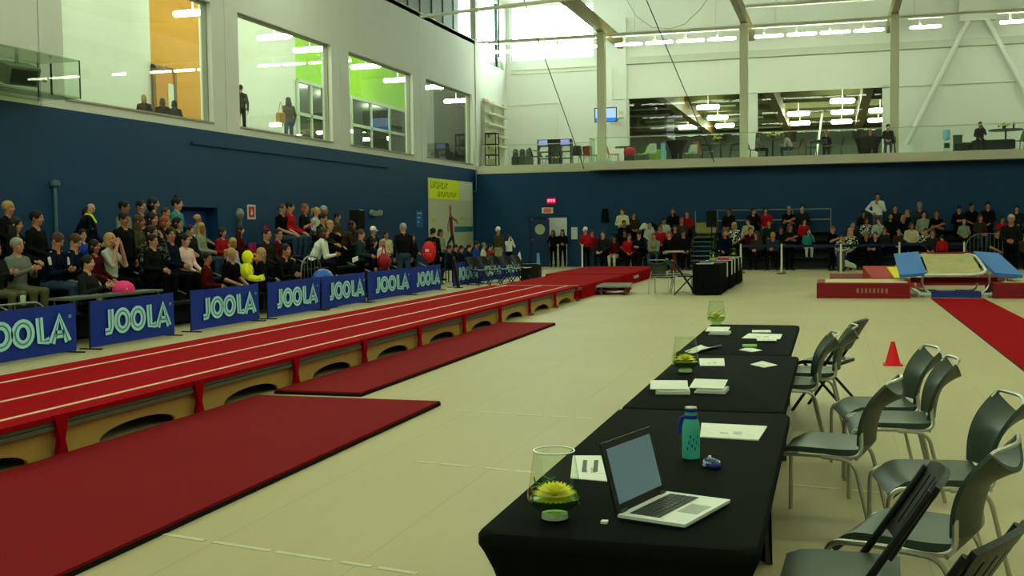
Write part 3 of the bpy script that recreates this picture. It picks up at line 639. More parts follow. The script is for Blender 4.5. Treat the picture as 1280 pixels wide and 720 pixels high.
# ------------------------------------------------------------------ tumbling track, mats and runner
RED = M('red_track_carpet', (152, 7, 20), .9, noise=(1.2, .07), bump=(120, .12))
REDM = M('dark_red_mat', (128, 26, 32), .85, noise=(.8, .08), bump=(90, .1))
REDV = M('red_vinyl', (128, 12, 22), .55)
LINE = M('pale_track_tape', (222, 190, 160), .7)
PLY = M('yellow_plywood', (180, 146, 76), .6, noise=(3, .14), bump=(20, .05))
STRIP = M('grey_foam_edge', (92, 92, 76), .7); BLK = M('black_void', (14, 14, 13), .9)
TX0, TX1 = -7.66, -5.55; TY0, TY1 = 3.6, 24.9
t = thing('tumbling_track', 'long raised red tumbling track with three pale lines and plywood sides', 'track', (0, 0, 0))
MB().box(TX0, TX1, TY0, TY1, .295, .33).build('carpet', RED, t)
for x in (-5.80, -6.45, -7.27): MB().box(x - .025, x + .025, TY0, TY1 - .25, .33, .333).build('line', LINE, t)
MB().box(TX0 + .1, TX1 - .02, TY1 - .3, TY1 - .24, .33, .333).build('line', LINE, t)
for z0, z1 in ((.262, .293), (.222, .255)): MB().box(TX0 + .04, TX1 - .015, TY0, TY1, z0, z1).build('foam_edge', STRIP, t)
MB().box(TX0 + .08, TX1 - .05, TY0, TY1, .254, .263).build('shadow_gap', BLK, t)
posts_y = [6.95, 8.83, 10.73, 12.55, 14.45, 16.4, 18.35, 20.3, 22.3, 24.3]
ys = [posts_y[0] - 3.8, posts_y[0] - 1.9] + posts_y; sides = []
for side, X in ((1, TX1 - .06), (-1, TX0 + .10)):
    for i in range(len(ys) - 1):
        y0, y1 = max(ys[i], TY0), ys[i + 1]
        if side < 0 and y1 < 9: pass
        b = MB(); c = (y0 + y1) / 2 + .12; hw = (y1 - y0) * .29; poly = [(y0, 0), (c - hw, 0)] + [(c - hw * math.cos(a), .125 * math.sin(a) ** .8) for a in [PI * k / 12 for k in range(1, 12)]] + [(c + hw, 0), (y1, 0), (y1, .222), (y0, .222)]
        b.prism(poly, lambda a, z, d, X=X: (X - d, a, z), .03); b.build('plywood_panel', PLY, t)
MB().box(-6.7, -6.6, TY0, TY1, 0, .22).build('core_beam', BLK, t)
for i, y in enumerate(ys[1:]):
    b = MB(); X = TX1 + .006           # pinched red strap over the edge, tied to a foot
    rings = [[(X - .03, y - w, z), (X - .03, y + w, z), (X + o, y + w, z), (X + o, y - w, z)] for z, w, o in ((.335, .085, .004), (.30, .072, .010), (.22, .05, .012), (.14, .026, .014), (.07, .045, .016), (.02, .055, .016))]
    b.loft(rings, True, True); sb = b.build('strap', RED, t, True)
    k = MB(); k.cyl((X, y - .07, .02), (X + .05, y - .07, .02), .02).cyl((X, y + .07, .02), (X + .05, y + .07, .02), .02); k.build('strap_foot', M('dull_metal', (110, 108, 96), .4, .8), sb)
t = thing('landing_mat', 'thick red landing mat at the far end of the tumbling track', 'mat')
MB().rbox(-7.66, -5.57, 25.0, 30.6, 0, .31, .02).build('mat_section', RED, t); MB().rbox(-7.9, -5.56, 30.62, 36.4, 0, .33, .02).build('mat_section', RED, t)
MB().box(-5.56, -5.55, 31.8, 32.6, .14, .22).build('logo_patch', M('pale_print', (200, 178, 160), .7), t)
MB().box(-7.8, -5.8, 25.3, 25.38, .30, .303).build('line', LINE, t)
def flat_mat(nm, x0, x1, y0, y1, label):
    t = thing(nm, label, 'mat'); MB().box(x0, x1, y0, y1, .012, .045).build('carpet_top', REDM, t); MB().box(x0 - .006, x1 + .006, y0 - .006, y1 + .006, 0, .028).build('foam_base', M('black_foam', (30, 28, 26), .8), t)
flat_mat('floor_mat', -5.52, -3.59, 3.4, 9.85, 'wide dark red floor mat lying nearest beside the tumbling track')
flat_mat('floor_mat', -5.52, -4.56, 10.2, 18.3, 'narrow dark red floor mat lying further along the tumbling track')
sb = thing('springboard', 'low gymnastics springboard with grey top beside the landing mat', 'springboard', (-5.2, 27.0, 0), .12)
MB().slab(lambda u, v: (-.42 + .84 * u, -.6 + 1.2 * v, .20 + .03 * math.sin(v * 2)), 4, 6, .03).build('deck', M('grey_board_top', (118, 120, 104), .7), sb)
MB().slab(lambda u, v: (-.4 + .8 * u, -.55 + 1.1 * v, .11), 2, 2, .025).build('base', REDV, sb)
for x in (-.3, .3):
    for y in (-.45, .45): MB().cyl((x, y, 0), (x, y, .2), .05, 10).build('spring', M('dull_metal'), sb)
MB().box(-.43, -.41, -.5, -.1, .12, .19).build('label_patch', M('pale_print'), sb)
tape = M('white_floor_tape', (206, 200, 176), .8)
for a, c, lab in ((az(566, 513), az(745, 524), 'worn white tape line across the floor beside the farther floor mat'), (az(520, 577), az(668, 591), 'worn white tape line across the floor before the second table'), (az(205, 668), az(545, 721), 'worn white tape line across the floor beside the wide mat'), (az(985, 606), az(1110, 617), 'worn white tape line across the floor under the chairs')):
    d = (c - a).normalized(); n_ = Vector((-d.y, d.x, 0)) * .018; L = (c - a).length; k = 0; tt = thing('floor_tape', lab, 'tape')
    s0 = 0
    while s0 < L:
        e = min(L, s0 + random.uniform(.15, .4)); p, q = a + d * s0, a + d * e
        MB().add([(*(p - n_).xy, .003), (*(q - n_).xy, .003), (*(q + n_).xy, .003), (*(p + n_).xy, .003), (*(p - n_).xy, 0), (*(q - n_).xy, 0), (*(q + n_).xy, 0), (*(p + n_).xy, 0)], [(0, 1, 2, 3), (0, 1, 5, 4), (1, 2, 6, 5), (2, 3, 7, 6), (3, 0, 4, 7)]).build('tape_strip', tape, tt); s0 = e + random.uniform(.03, .12)
# runner and double mini trampoline
t = thing('carpet_runner', 'long bright red carpet runner leading to the trampoline', 'carpet'); MB().box(2.06, 3.12, 6, 25.7, .008, .016).build('carpet_top', RED, t); MB().box(2.045, 3.135, 5.98, 25.7, 0, .009).build('edge_binding', M('brown_binding', (84, 56, 40), .8), t)
def crash_mat(nm, x0, x1, y0, y1, h, lab, topm=None, logo=None):
    t = thing(nm, lab, 'mat'); MB().rbox(x0, x1, y0, y1, 0, h - .012, .02).build('cover', REDV, t)
    if topm: MB().box(x0 + .18, x1 - .05, y0 + .03, y1 - .03, h - .013, h).build('top_sheet', topm, t)
    if logo:
        xs = x0 + logo
        for k, w in enumerate((.07, .05, .06, .05, .06, .05, .06, .06)): MB().box(xs, xs + w * .8, y0 - .006, y0 + .002, h * .34, h * .62).build('logo_mark', M('dull_print', (150, 110, 92), .7), t); xs += w + .03
    return t
BEI = M('beige_mat_top', (206, 196, 160), .8)
crash_mat('crash_mat', -.36, 1.62, 25.7, 27.3, .36, 'long low red crash mat with beige top before the trampoline', BEI, .85)
crash_mat('crash_mat', 3.35, 6.2, 25.9, 27.5, .36, 'red crash mat with beige top on the far side of the trampoline', BEI)
crash_mat('crash_mat', -.1, 4.6, 31.2, 34.0, .2, 'wide flat red landing mat behind the trampoline')
t = thing('wedge_mat', 'red and yellow sloping mat standing behind the trampoline', 'mat')
b = MB(); b.prism([(.95, .2), (1.15, .2), (1.3, .52), (.98, .40)], lambda a, z, d: (a, 30.2 + d, z), 1.6); b.v = []; b.f = []; b.m = []
P_ = [(.75, 30.0, 0), (2.2, 30.0, 0), (2.2, 31.0, 0), (.75, 31.0, 0), (.95, 30.0, .25), (2.2, 30.0, .25), (2.2, 31.0, .52), (.75, 31.0, .52)]
MB().add(P_, [(0, 3, 2, 1), (4, 5, 6, 7), (0, 1, 5, 4), (1, 2, 6, 5), (2, 3, 7, 6), (3, 0, 4, 7)]).build('cover', M('red_vinyl_faded', (176, 50, 46), .5), t)
MB().add([(1.5, 29.99, .26), (2.2, 29.99, .26), (2.2, 30.9, .50), (1.35, 30.9, .50), (1.5, 30.0, .24), (2.2, 30.0, .24), (2.2, 30.9, .48), (1.35, 30.9, .48)], [(0, 1, 2, 3), (4, 7, 6, 5), (0, 1, 5, 4), (1, 2, 6, 5), (2, 3, 7, 6), (3, 0, 4, 7)]).build('yellow_panel', M('yellow_vinyl', (226, 214, 30), .5), t)
t = thing('mini_trampoline', 'double mini trampoline with blue side pads and pale bed on steel frame', 'trampoline', (2.6, 26.2, 0))
zb = lambda y: .50 + .17 * y            # bed rises away from the runner
BW, L0, L1 = .56, 0, 2.4
MB().slab(lambda u, v: (-BW + 2 * BW * u, L0 + (L1 - L0) * v, zb(L0 + (L1 - L0) * v) - .05 * math.sin(PI * u) * math.sin(PI * v)), 8, 12, .012).build('bed', M('woven_bed', (176, 168, 120), .8, noise=(6, .2), bump=(200, .3)), t)
fr = MB(); fr.tube(bez([(-BW - .1, L0 - .06, zb(L0)), (BW + .1, L0 - .06, zb(L0)), (BW + .1, L1 + .06, zb(L1)), (-BW - .1, L1 + .06, zb(L1)), (-BW - .1, L0 - .02, zb(L0))]), .035, 8); fr.build('bed_frame', M('cream_frame', (206, 204, 186), .5), t)
MB().slab(lambda u, v: (-BW - .05 + (.05 * 2 + 2 * BW) * u, L1 - .06 + .1 * v, zb(L1) + .02), 4, 2, .03).build('edge_strip', REDV, t)
for s in (-1, 1):
    b = MB(); b.slab(lambda u, v, s=s: (s * (BW + .06 + .56 * u + .16 * (1 - v) * (1 if s > 0 else .1) - (.34 * v if s < 0 else 0) * 1), L0 - .08 + (L1 + .1) * v, zb(L0 + L1 * v) - .05 * u + .02), 3, 8, .07) if s > 0 else b.slab(lambda u, v: (-(BW + .06 + .56 * u), L0 - .08 + (L1 + .1) * v, zb(L0 + L1 * v) - .05 * u + .02), 3, 8, .07)
    b.build('side_pad', M('blue_pad', (44, 110, 196), .5), t)
    lg = MB(); lg.tube(bez([(s * (BW + .12), .1, zb(.1)), (s * (BW + .15), .12, .25), (s * (BW - .05), .1, .05), (s * (BW - .35), .1, .04)]), .028, 8); lg.build('leg', CHROME, t)
    lg = MB(); lg.tube(bez([(s * (BW + .5), .2, zb(.1) - .1), (s * (BW + .4), .2, .2), (s * (BW + .1), .15, .05), (s * (BW - .1), .1, .05)]), .024, 8); lg.build('leg', CHROME, t)
    lg = MB(); lg.tube(bez([(s * (BW + .12), L1 - .1, zb(L1)), (s * (BW + .15), L1 - .1, .4), (s * (BW + .12), L1 - .2, .03), (s * (BW - .35), L1 - .2, .03)]), .028, 8); lg.build('leg', CHROME, t)
    MB().box(s * (BW - .02) - .12, s * (BW - .02) + .12, -.02, .22, 0, .05).build('foot_plate', CHROME, t)
    MB().cyl((s * (BW - .3), .1, .06), (s * (BW + .22), .1, .06), .045, 10).build('foot_roller', M('pale_rubber', (196, 200, 196), .5), t)
MB().box(-BW + .05, BW - .05, -.12, .35, .0, .13).build('floor_pad', M('navy_pad', (24, 52, 130), .5), t)
MB().box(-BW - .35, BW + .35, .5, .56, .30, .42).build('cross_skirt', REDV, t)
# ------------------------------------------------------------------ banner barriers with the lettering
NAVY = M('banner_blue', (12, 46, 156), .6, bump=(6, .35)); PALE = M('banner_letter', (178, 226, 236), .6); MIDT = M('banner_letter_line', (64, 140, 160), .6)
def stroke(mb, pts, w, x, closed=False):
    """flat stroke in the (y, z) plane of the banner"""
    n = len(pts); A = []; Bv = []
    for i in range(n):
        p0 = pts[i - 1] if (i > 0 or closed) else pts[i]; p1 = pts[(i + 1) % n] if (i < n - 1 or closed) else pts[i]
        d = Vector((p1[0] - p0[0], p1[1] - p0[1])); d.normalize(); nn = Vector((-d.y, d.x)) * w / 2; A.append((x, pts[i][0] + nn.x, pts[i][1] + nn.y)); Bv.append((x, pts[i][0] - nn.x, pts[i][1] - nn.y))
    m = n if closed else n - 1; mb.add(A + Bv, [(i, (i + 1) % n, n + (i + 1) % n, n + i) for i in range(m)])
def word(h, x):
    """the five letters JOOLA, each an outline stroke with a darker centre line; returns pale and mid meshes and the width"""
    pa, mi = MB(), MB(); y = 0; w = h * .29
    el = lambda cy, ry, rz: [(cy + ry * math.cos(2 * PI * k / 20), h / 2 + rz * math.sin(2 * PI * k / 20)) for k in range(20)]
    def s(pts, closed=False): stroke(pa, pts, w, x, closed); stroke(mi, pts, w * .20, x + .0025, closed)
    s([(.30 * h, h), (.30 * h, .30 * h), (.24 * h, .14 * h), (.0 * h, .13 * h)]); y = .54 * h
    s(el(y + .36 * h, .30 * h, .38 * h), True); y += .82 * h; s(el(y + .36 * h, .30 * h, .38 * h), True); y += .86 * h
    s([(y + .13 * h, h), (y + .17 * h, .13 * h), (y + .5 * h, .13 * h)]); y += .58 * h
    s([(y + .02 * h, 0), (y + .36 * h, .96 * h), (y + .70 * h, 0)]); s([(y + .18 * h, .30 * h), (y + .54 * h, .30 * h)]); y += .80 * h
    stroke(pa, [(y + .05 * h * math.cos(a), .93 * h + .05 * h * math.sin(a)) for a in [2 * PI * k / 10 for k in range(10)]], .02 * h, x, True)
    return pa, mi, y
def banner(y0, y1, label, X=-10.25, h=.70, skew=0.0):
    L = y1 - y0; t = thing('banner_barrier', label, 'banner', (X, y0, 0), skew, 'blue banner barriers along the tumbling track')
    c = MB(); sag = lambda v: .015 * math.sin(PI * v); c.slab(lambda u, v: (.012 * math.sin(v * 9 + y0) * u, L * v, .03 + (h - .03) * u - sag(v) * u), 4, 14, .008); c.build('cloth', NAVY, t, True)
    f = MB(); f.tube([(-.02, .01, .01), (-.02, .01, h)], .011, 6).tube([(-.02, L - .01, .01), (-.02, L - .01, h)], .011, 6).tube([(-.02, 0, h - .02), (-.02, L, h - .02)], .011, 6).tube([(-.02, 0, .05), (-.02, L, .05)], .011, 6); f.build('frame', BLACK, t)
    for y in (.03, L - .03): MB().box(-.2, .16, y - .02, y + .02, 0, .018).build('foot', BLACK, t)
    lh = .37; pa, mi, w = word(lh, .028); sc = L * .79 / w
    for nm, q, mt in (('lettering', pa, PALE), ('letter_line', mi, MIDT)):
        o = q.build(nm, mt, t); o.location = (0, L * .54 - w * sc / 2, .18); o.scale = (1, sc, 1)
    return t
bw = 2.28
ends = [(10.95, 13.22), (13.54, 15.65), (16.15, 18.4), (18.75, 20.95), (21.05, 23.3), (23.45, 26.1), (26.15, 28.35), (29.4, 31.7), (31.8, 34.1), (34.2, 36.4)]
who = ['leftmost blue JOOLA banner barrier, cut by the picture edge', 'blue JOOLA banner barrier before the pink hat', 'blue JOOLA banner barrier before the blond woman and plush duck', 'blue JOOLA banner barrier just beyond the plush duck', 'blue JOOLA banner barrier before the blue bag',
       'blue JOOLA banner barrier before the large man in black', 'blue JOOLA banner barrier before the red backpack', 'blue JOOLA banner barrier at the near end of the seated team', 'blue JOOLA banner barrier behind the black folding chairs', 'farthest blue JOOLA banner barrier near the black case']
for (a, c), l in zip(ends, who): banner(a, c, l)
for a in (36.6, 38.2, 39.9):
    pass
# ------------------------------------------------------------------ bleachers
PLANK = M('dark_plank', (34, 38, 38), .8, noise=(3, .15)); STEEL = M('grey_steel', (120, 124, 118), .4, .7); ALU = M('aluminium', (160, 162, 150), .35, .8)
def bleacher(label, base, rotz, L, rows=4, rail=True, closed=True):
    """local: seats run along x from 0 to L, front is -y, rows climb to +y"""
    t = thing('bleacher', label, 'bleacher', base, rotz)
    for r in range(rows):
        y = .8 * r; z = .3 * r
        MB().box(0, L, y - .15, y + .15, z + .40, z + .445).build('seat_plank', PLANK, t)
        if r: MB().box(0, L, y - .62, y - .2, z - .045, z - .005).build('foot_plank', PLANK, t)
        MB().box(0, L, y + .16, y + .18, z + .05, z + .40).build('riser', M('dark_riser', (26, 34, 40), .7), t)
    n = max(2, int(L / 2)) + 1
    for i in range(n):
        x = .05 + (L - .1) * i / (n - 1); f = MB(); f.tube([(x, -.1, .03), (x, .8 * rows - .5, .03)], .022, 6)
        for r in range(rows): f.tube([(x, .8 * r, .03), (x, .8 * r, .3 * r + .4)], .02, 6)
        f.tube([(x, 0, .38), (x, .8 * (rows - 1), .3 * (rows - 1) + .38)], .02, 6); f.build('support_frame', STEEL, t)
    if rail:
        y = .8 * (rows - 1) + .3; z = .3 * rows
        for zz in (.62, 1.02): MB().cyl((0, y, z + zz), (L, y, z + zz), .022, 8).build('guard_rail', ALU, t)
        m = max(2, int(L / 1.4)) + 1
        for i in range(m): x = L * i / (m - 1); MB().cyl((x, y, z), (x, y, z + 1.02), .02, 8).build('rail_post', ALU, t)
    return t
# left stand: front faces +x, so local -y -> +x : rotate by +90 deg
bleacher('dark four-row bleacher along the blue side wall, nearer section', (-11.15, 11.2, 0), PI / 2, 11.35, rail=False)
bleacher('dark four-row bleacher along the blue side wall, farther section', (-11.15, 22.6, 0), PI / 2, 8.3, rail=False)
# back stand
bleacher('four-row bleacher against the back wall beside the open door', (-8.6, 41.6, 0), 0, 3.35, rail=False)
bleacher('four-row bleacher with top guard rail behind the second table', (-4.4, 41.6, 0), 0, 4.3)
bleacher('four-row bleacher against the back wall behind the trampoline', (.55, 41.6, 0), 0, 8.0, rail=False)
# stepped aisle visible between the two back bleachers
st = thing('aisle_steps', 'steep metal aisle steps between back bleachers beside the loudspeaker', 'steps', (-4.95, 41.2, 0))
for k in range(8): MB().box(-.25, .5, .36 * k, .36 * k + .3, .17 * k + .14, .17 * k + .18).build('tread', M('steel_tread', (96, 110, 110), .4, .5), st)
for x in (-.28, .53): MB().obox((x, 1.4, .72), .03, 3.1, .14, rot3('X', .44)).build('stringer', STEEL, st)
MB().box(-.25, .5, 2.85, 2.9, 1.2, 1.75).build('end_panel', M('olive_panel', (150, 140, 70), .6), st)
for x in (-.28, .53): MB().cyl((x, 2.85, 1.3), (x, 2.85, 2.2), .02, 8).build('rail_post', ALU, st)
# crowd barriers with vertical bars
def barrier(base, rotz, L, label, n=10, h=1.0):
    t = thing('crowd_barrier', label, 'barrier', base, rotz); f = MB(); f.tube(bez([(0, 0, 0), (0, 0, h), (L, 0, h), (L, 0, 0)]), .018, 6).tube([(0, 0, .15), (L, 0, .15)], .014, 6); f.build('frame', STEEL, t)
    for i in range(1, n): MB().cyl((L * i / n, 0, .15), (L * i / n, 0, h), .008, 6).build('bar', STEEL, t)
    for x in (0, L): MB().box(x - .02, x + .02, -.25, .25, 0, .02).build('foot', STEEL, t)
barrier((-11.0, 21.6, 0), PI / 2, 1.0, 'steel crowd barrier at the gap between the side bleachers', 6, 1.1)
barrier(ay(1207, 330, 41.0) * 1 - Vector((0, 0, ay(1207, 330, 41.0).z)), 0, 1.3, 'steel crowd barrier with upright bars behind the trampoline', 10, 1.25)
barrier((-10.62, 11.2, 0), PI / 2, 1.9, 'steel crowd barrier behind the first banner', 3, .73)
# belt posts in front of the back stand
WPOST = M('white_post', (214, 214, 200), .5); belt = M('dark_blue_belt', (22, 34, 66), .7)
bp_ = [((728, 339), 'beside the person in the red cap'), ((789, 337), 'behind the landing mat'), ((926, 341), 'beside the second table'), ((977, 342), 'before the bald man'), ((1051, 343), 'beside the girl in the patterned dress'), ((1124, 340), 'behind the blue pad'), ((1180, 338), 'beside the child in red'), ((1205, 340), 'beside the barrier bars')]
prev = None
for (px, py), l in bp_:
    p = az(px, py); t = thing('belt_post', 'slim white belt post standing ' + l, 'post', p, 0, 'white belt posts before the back bleachers')
    MB().lathe([(.16, 0), (.16, .02), (.04, .035)], 14).build('base', M('post_base', (60, 60, 56), .5), t); MB().cyl((0, 0, .03), (0, 0, 1.0), .032, 10).build('pole', WPOST, t); MB().cyl((0, 0, 1.0), (0, 0, 1.05), .04, 10).build('belt_head', BLACK, t)
    if prev is not None and px > 900 and (p - prev).length < 4.5:
        d = prev - p; MB().add([(0, 0, .97), (d.x, d.y, .97), (d.x, d.y, .88), (0, 0, .88)], [(0, 1, 2, 3)]).build('belt', belt, t)
    prev = p
# ------------------------------------------------------------------ covered tables in the foreground
CLOTH = M('black_stretch_cover', (18, 22, 19), .85, noise=(2, .12), bump=(260, .15))
def stretch_table(x0, x1, y0, y1, label, z=.74, seg=6):
    t = thing('covered_table', label, 'table', (0, 0, 0), 0, 'black covered judging tables')
    def ring(ins, zz, r=.05, wav=0.0):
        a0, a1, b0, b1 = x0 + ins, x1 - ins, y0 + ins, y1 - ins; out = []
        cs = ((a1 - r, b1 - r, 0), (a0 + r, b1 - r, PI / 2), (a0 + r, b0 + r, PI), (a1 - r, b0 + r, 1.5 * PI))
        for i, (cx, cy, st) in enumerate(cs):
            for k in range(seg + 1): a = st + PI / 2 * k / seg; out.append((cx + r * math.cos(a), cy + r * math.sin(a), zz))
            p, q = out[-1], cs[(i + 1) % 4]; a = q[2]; q = (q[0] + r * math.cos(a), q[1] + r * math.sin(a))
            for k in range(1, 8):
                u = k / 8; x, y = p[0] + (q[0] - p[0]) * u, p[1] + (q[1] - p[1]) * u
                hem = (z - .075) * min(1, 3.2 * math.sin(PI * u)) if i == 3 else .10 * math.sin(PI * u)   # chair side left open
                out.append((x, y, max(zz, hem)))
        return out
    b = MB(); b.loft([ring(.03, z), ring(.008, z - .004), ring(0, z - .015), ring(0, z - .045)], True, False); b.f[0:0] = []; b.build('cover_top', CLOTH, t, True)
    s = MB(); s.loft([ring(0, z - .045), ring(.012, z - .07), ring(.035, z - .13), ring(.06, z - .22), ring(.08, z - .36), ring(.09, z - .55), ring(.085, .04), ring(.08, .0)]); s.build('cover_skirt', CLOTH, t, True)
    for x in (x0 + .1, x1 - .1):
        for y in (y0 + .1, y1 - .1): MB().cyl((x, y, 0), (x, y, z - .03), .018, 8).build('leg', STEEL, t)
    return t
stretch_table(-1.075, -.205, 3.24, 5.665, 'nearest black covered table, with the laptop and blue bottle')
stretch_table(-1.07, -.235, 5.69, 8.15, 'middle black covered table, with two booklets and a flower vase')
stretch_table(-1.125, -.30, 8.175, 10.63, 'third black covered table of the near row, strewn with papers')
TZ = .741
# vases with a floating yellow flower
YEL = M('yellow_petal', (250, 240, 56), .6); GRN = M('green_leaf', (74, 130, 30), .5); WATER = glass('green_water', (.66, .84, .42))
petal = MB()
for ring_, (n, el0, L) in enumerate(((26, -.15, .050), (24, .2, .050), (20, .55, .048), (16, .9, .044), (10, 1.25, .040))):
    for k in range(n):
        a = 2 * PI * (k + .5 * (ring_ % 2)) / n; d = Vector((math.cos(a) * math.cos(el0), math.sin(a) * math.cos(el0), math.sin(el0))); s_ = Vector((-math.sin(a), math.cos(a), 0)); p = d * .008
        petal.add([p - s_ * .004, p + s_ * .004, d * L * .7 + s_ * .006, d * L, d * L * .7 - s_ * .006], [(0, 1, 2, 3, 4)])
petal_me = petal.mesh('flower', YEL)
def vase(p, label, s=1.0):
    t = thing('flower_vase', label, 'vase', p, random.uniform(0, 3), 'glass flower vases on the tables')
    pr = [(.043, .0), (.046, .012), (.040, .022), (.060, .034), (.084, .055), (.089, .075), (.086, .10), (.074, .17), (.066, .225)]
    b = MB(); b.lathe([(r * s, z * s) for r, z in pr], 24); b.f.pop(); b.m.pop(); b.build('glass_body', glass('vase_glass', (.90, .96, .87)), t, True)
    MB().lathe([(.03 * s, 0.001), (.044 * s, .006 * s), (.042 * s, .022 * s), (.03 * s, .024 * s)], 20).build('base', M('white_glass_base', (214, 222, 206), .2), t, True)
    rim = MB(); rim.tube([(.066 * s * math.cos(2 * PI * k / 24), .066 * s * math.sin(2 * PI * k / 24), .225 * s) for k in range(25)], .0022 * s, 6); rim.build('rim', M('glass_edge', (170, 186, 160), .15), t, True)
    MB().lathe([(.035 * s, .028 * s), (.055 * s, .036 * s), (.079 * s, .056 * s), (.083 * s, .073 * s)], 22).build('water', WATER, t, True)
    fl = put('flower', petal_me, t); fl.location = (0, 0, .078 * s); fl.scale = (s * 1.5, s * 1.5, s * 1.15)
    lf = MB()
    for k in range(3):
        a = k * 1.3; r = .080 * s; lf.tube([(r * math.cos(a), r * math.sin(a), .05 * s), (r * .95 * math.cos(a + .5), r * .95 * math.sin(a + .5), (.085 + .008 * k) * s), (r * .90 * math.cos(a + 1.4), r * .90 * math.sin(a + 1.4), (.10 + .012 * k) * s), (r * .85 * math.cos(a + 2.2), r * .85 * math.sin(a + 2.2), (.13 + .012 * k) * s)], .0025 * s, 5)
    lf.build('grass_blades', GRN, t)
vase(Vector((-.865, 3.44, TZ)), 'glass vase with floating yellow flower beside the laptop')
vase(Vector((-.91, 7.09, TZ)), 'glass vase with floating yellow flower on the middle table')
vase(Vector((-1.055, 10.5, TZ)), 'glass vase with floating yellow flower at the far corner of the third table')
# laptop
lp = thing('laptop', 'open silver laptop with dark screen on the nearest table', 'laptop', (0, 0, 0))
A, Bc, Cc, Dc = Vector((-.665, 3.475, TZ)), Vector((-.455, 3.375, TZ)), Vector((-.335, 3.735, TZ)), Vector((-.55, 3.845, TZ))
ex = (Dc - A).normalized(); ey = (Bc - A); ey = (ey - ex * ey.dot(ex)).normalized(); LW, LD = .365, .235
fb = lambda u, v, z: A + ex * u + ey * v + Vector((0, 0, z))
def lbox(mb, u0, u1, v0, v1, z0, z1): mb.add([fb(u, v, z) for z in (z0, z1) for u, v in ((u0, v0), (u1, v0), (u1, v1), (u0, v1))], [(0, 3, 2, 1), (4, 5, 6, 7), (0, 1, 5, 4), (1, 2, 6, 5), (2, 3, 7, 6), (3, 0, 4, 7)])
b = MB(); lbox(b, .004, LW - .004, .004, LD - .004, 0, .010); b.build('underside', M('laptop_dark_blue', (30, 30, 70), .4), lp)
b = MB(); lbox(b, 0, LW, 0, LD, .009, .019); b.build('deck', M('silver_deck', (226, 228, 222), .35), lp)
kb = MB(); lbox(kb, .03, LW - .03, .025, .135, .019, .0195); kbo = kb.build('keyboard_well', M('key_bed', (150, 156, 140), .5), lp)
kk = M('black_key', (26, 28, 27), .5)
for r in range(5):
    for c in range(14):
        u0 = .032 + c * .0217; v0 = .027 + r * .0215; q = MB(); lbox(q, u0 + .001, u0 + .019, v0 + .001, v0 + .0185, .0195, .0215); q.build('key', kk, kbo)
b = MB(); lbox(b, .13, .245, .148, .218, .019, .0198); b.build('touchpad', M('touchpad_grey', (150, 156, 146), .3), lp)
hinge = A + Vector((0, 0, .016)); up = (Vector((0, 0, 1)) * math.cos(.26) - ey * math.sin(.26)); nrm = ex.cross(up)
if nrm.dot(ey) < 0: nrm = -nrm
sb_ = lambda u, v, d: hinge + ex * u + up * v + nrm * d
def sbox(mb, u0, u1, v0, v1, d0, d1): mb.add([sb_(u, v, d) for d in (d0, d1) for u, v in ((u0, v0), (u1, v0), (u1, v1), (u0, v1))], [(0, 3, 2, 1), (4, 5, 6, 7), (0, 1, 5, 4), (1, 2, 6, 5), (2, 3, 7, 6), (3, 0, 4, 7)])
b = MB(); sbox(b, 0, LW, 0, .235, -.008, 0); sc_ = b.build('lid', M('laptop_bezel', (22, 24, 23), .35), lp)
b = MB(); sbox(b, .026, LW - .026, .03, .212, 0, .0012); b.build('screen', M('dim_screen', (70, 90, 98), .04, spec=.6, emit=((.05, .09, .10, 1), .7)), sc_)
b = MB(); sbox(b, .02, .06, -.004, .012, -.006, .006); sbox(b, LW - .06, LW - .02, -.004, .012, -.006, .006); b.build('hinge', M('hinge_grey', (90, 94, 90), .4, .6), sc_)
tag(MB().box(-.71, -.69, 3.42, 3.445, TZ, TZ + .008).build('usb_stick', M('white_plastic', (225, 225, 215), .4)), 'tiny white plug lying beside the laptop corner', 'plug')
# bottle
bt = thing('water_bottle', 'turquoise water bottle with blue cap and loop on the nearest table', 'bottle', (-.552, 4.47, TZ))
TQ = M('turquoise_paint', (74, 184, 168), .35, noise=(18, .12)); DB = M('deep_blue_plastic', (24, 50, 150), .4)
MB().lathe([(.030, 0), (.036, .006), (.036, .13), (.033, .15), (.027, .162), (.025, .168)], 24).build('body', TQ, bt, True); MB().lathe([(.0275, .165), (.028, .176), (.0275, .18)], 20).build('collar', DB, bt, True)
MB().lathe([(.024, .179), (.0245, .194)], 20).build('neck', TQ, bt, True); MB().lathe([(.0255, .193), (.0255, .207)], 20).build('cap', DB, bt, True); MB().lathe([(.0255, .206), (.024, .212)], 20).build('cap_top', M('cream_cap', (190, 186, 150), .5), bt, True)
MB().tube(bez([(-.026, 0, .17), (-.040, .0, .165), (-.047, 0, .13), (-.046, -.004, .10)]), .008, 8).build('carry_loop', DB, bt, True)
fl = MB()
for k in range(9):
    a = -1.9 + .17 * k; z = .04 + .012 * ((k * 7) % 5); fl.add([(.0364 * math.cos(a + d), .0364 * math.sin(a + d), z + e) for d, e in ((0, 0), (.16, .006), (.10, .016), (-.03, .012))], [(0, 1, 2, 3)])
fl.build('printed_leaves', M('print_teal_dark', (24, 78, 110), .5), bt)
ms = thing('computer_mouse', 'small blue and silver computer mouse beside the bottle', 'mouse', (-.455, 4.335, TZ), .5)
MB().lathe([(.030, 0), (.034, .008), (.032, .018), (.024, .028), (.012, .034), (.003, .035)], 20).build('shell', M('mouse_blue', (30, 48, 110), .25), ms, True).scale = (1, 1.6, 1)
for s in (-1, 1): MB().slab(lambda u, v, s=s: (s * (.0285 + .005 * u - .012 * (2 * v - 1) ** 2), .034 * (2 * v - 1), .024 - .018 * u), 2, 6, .004).build('side_grip', M('mouse_silver', (180, 186, 190), .3), ms, True)
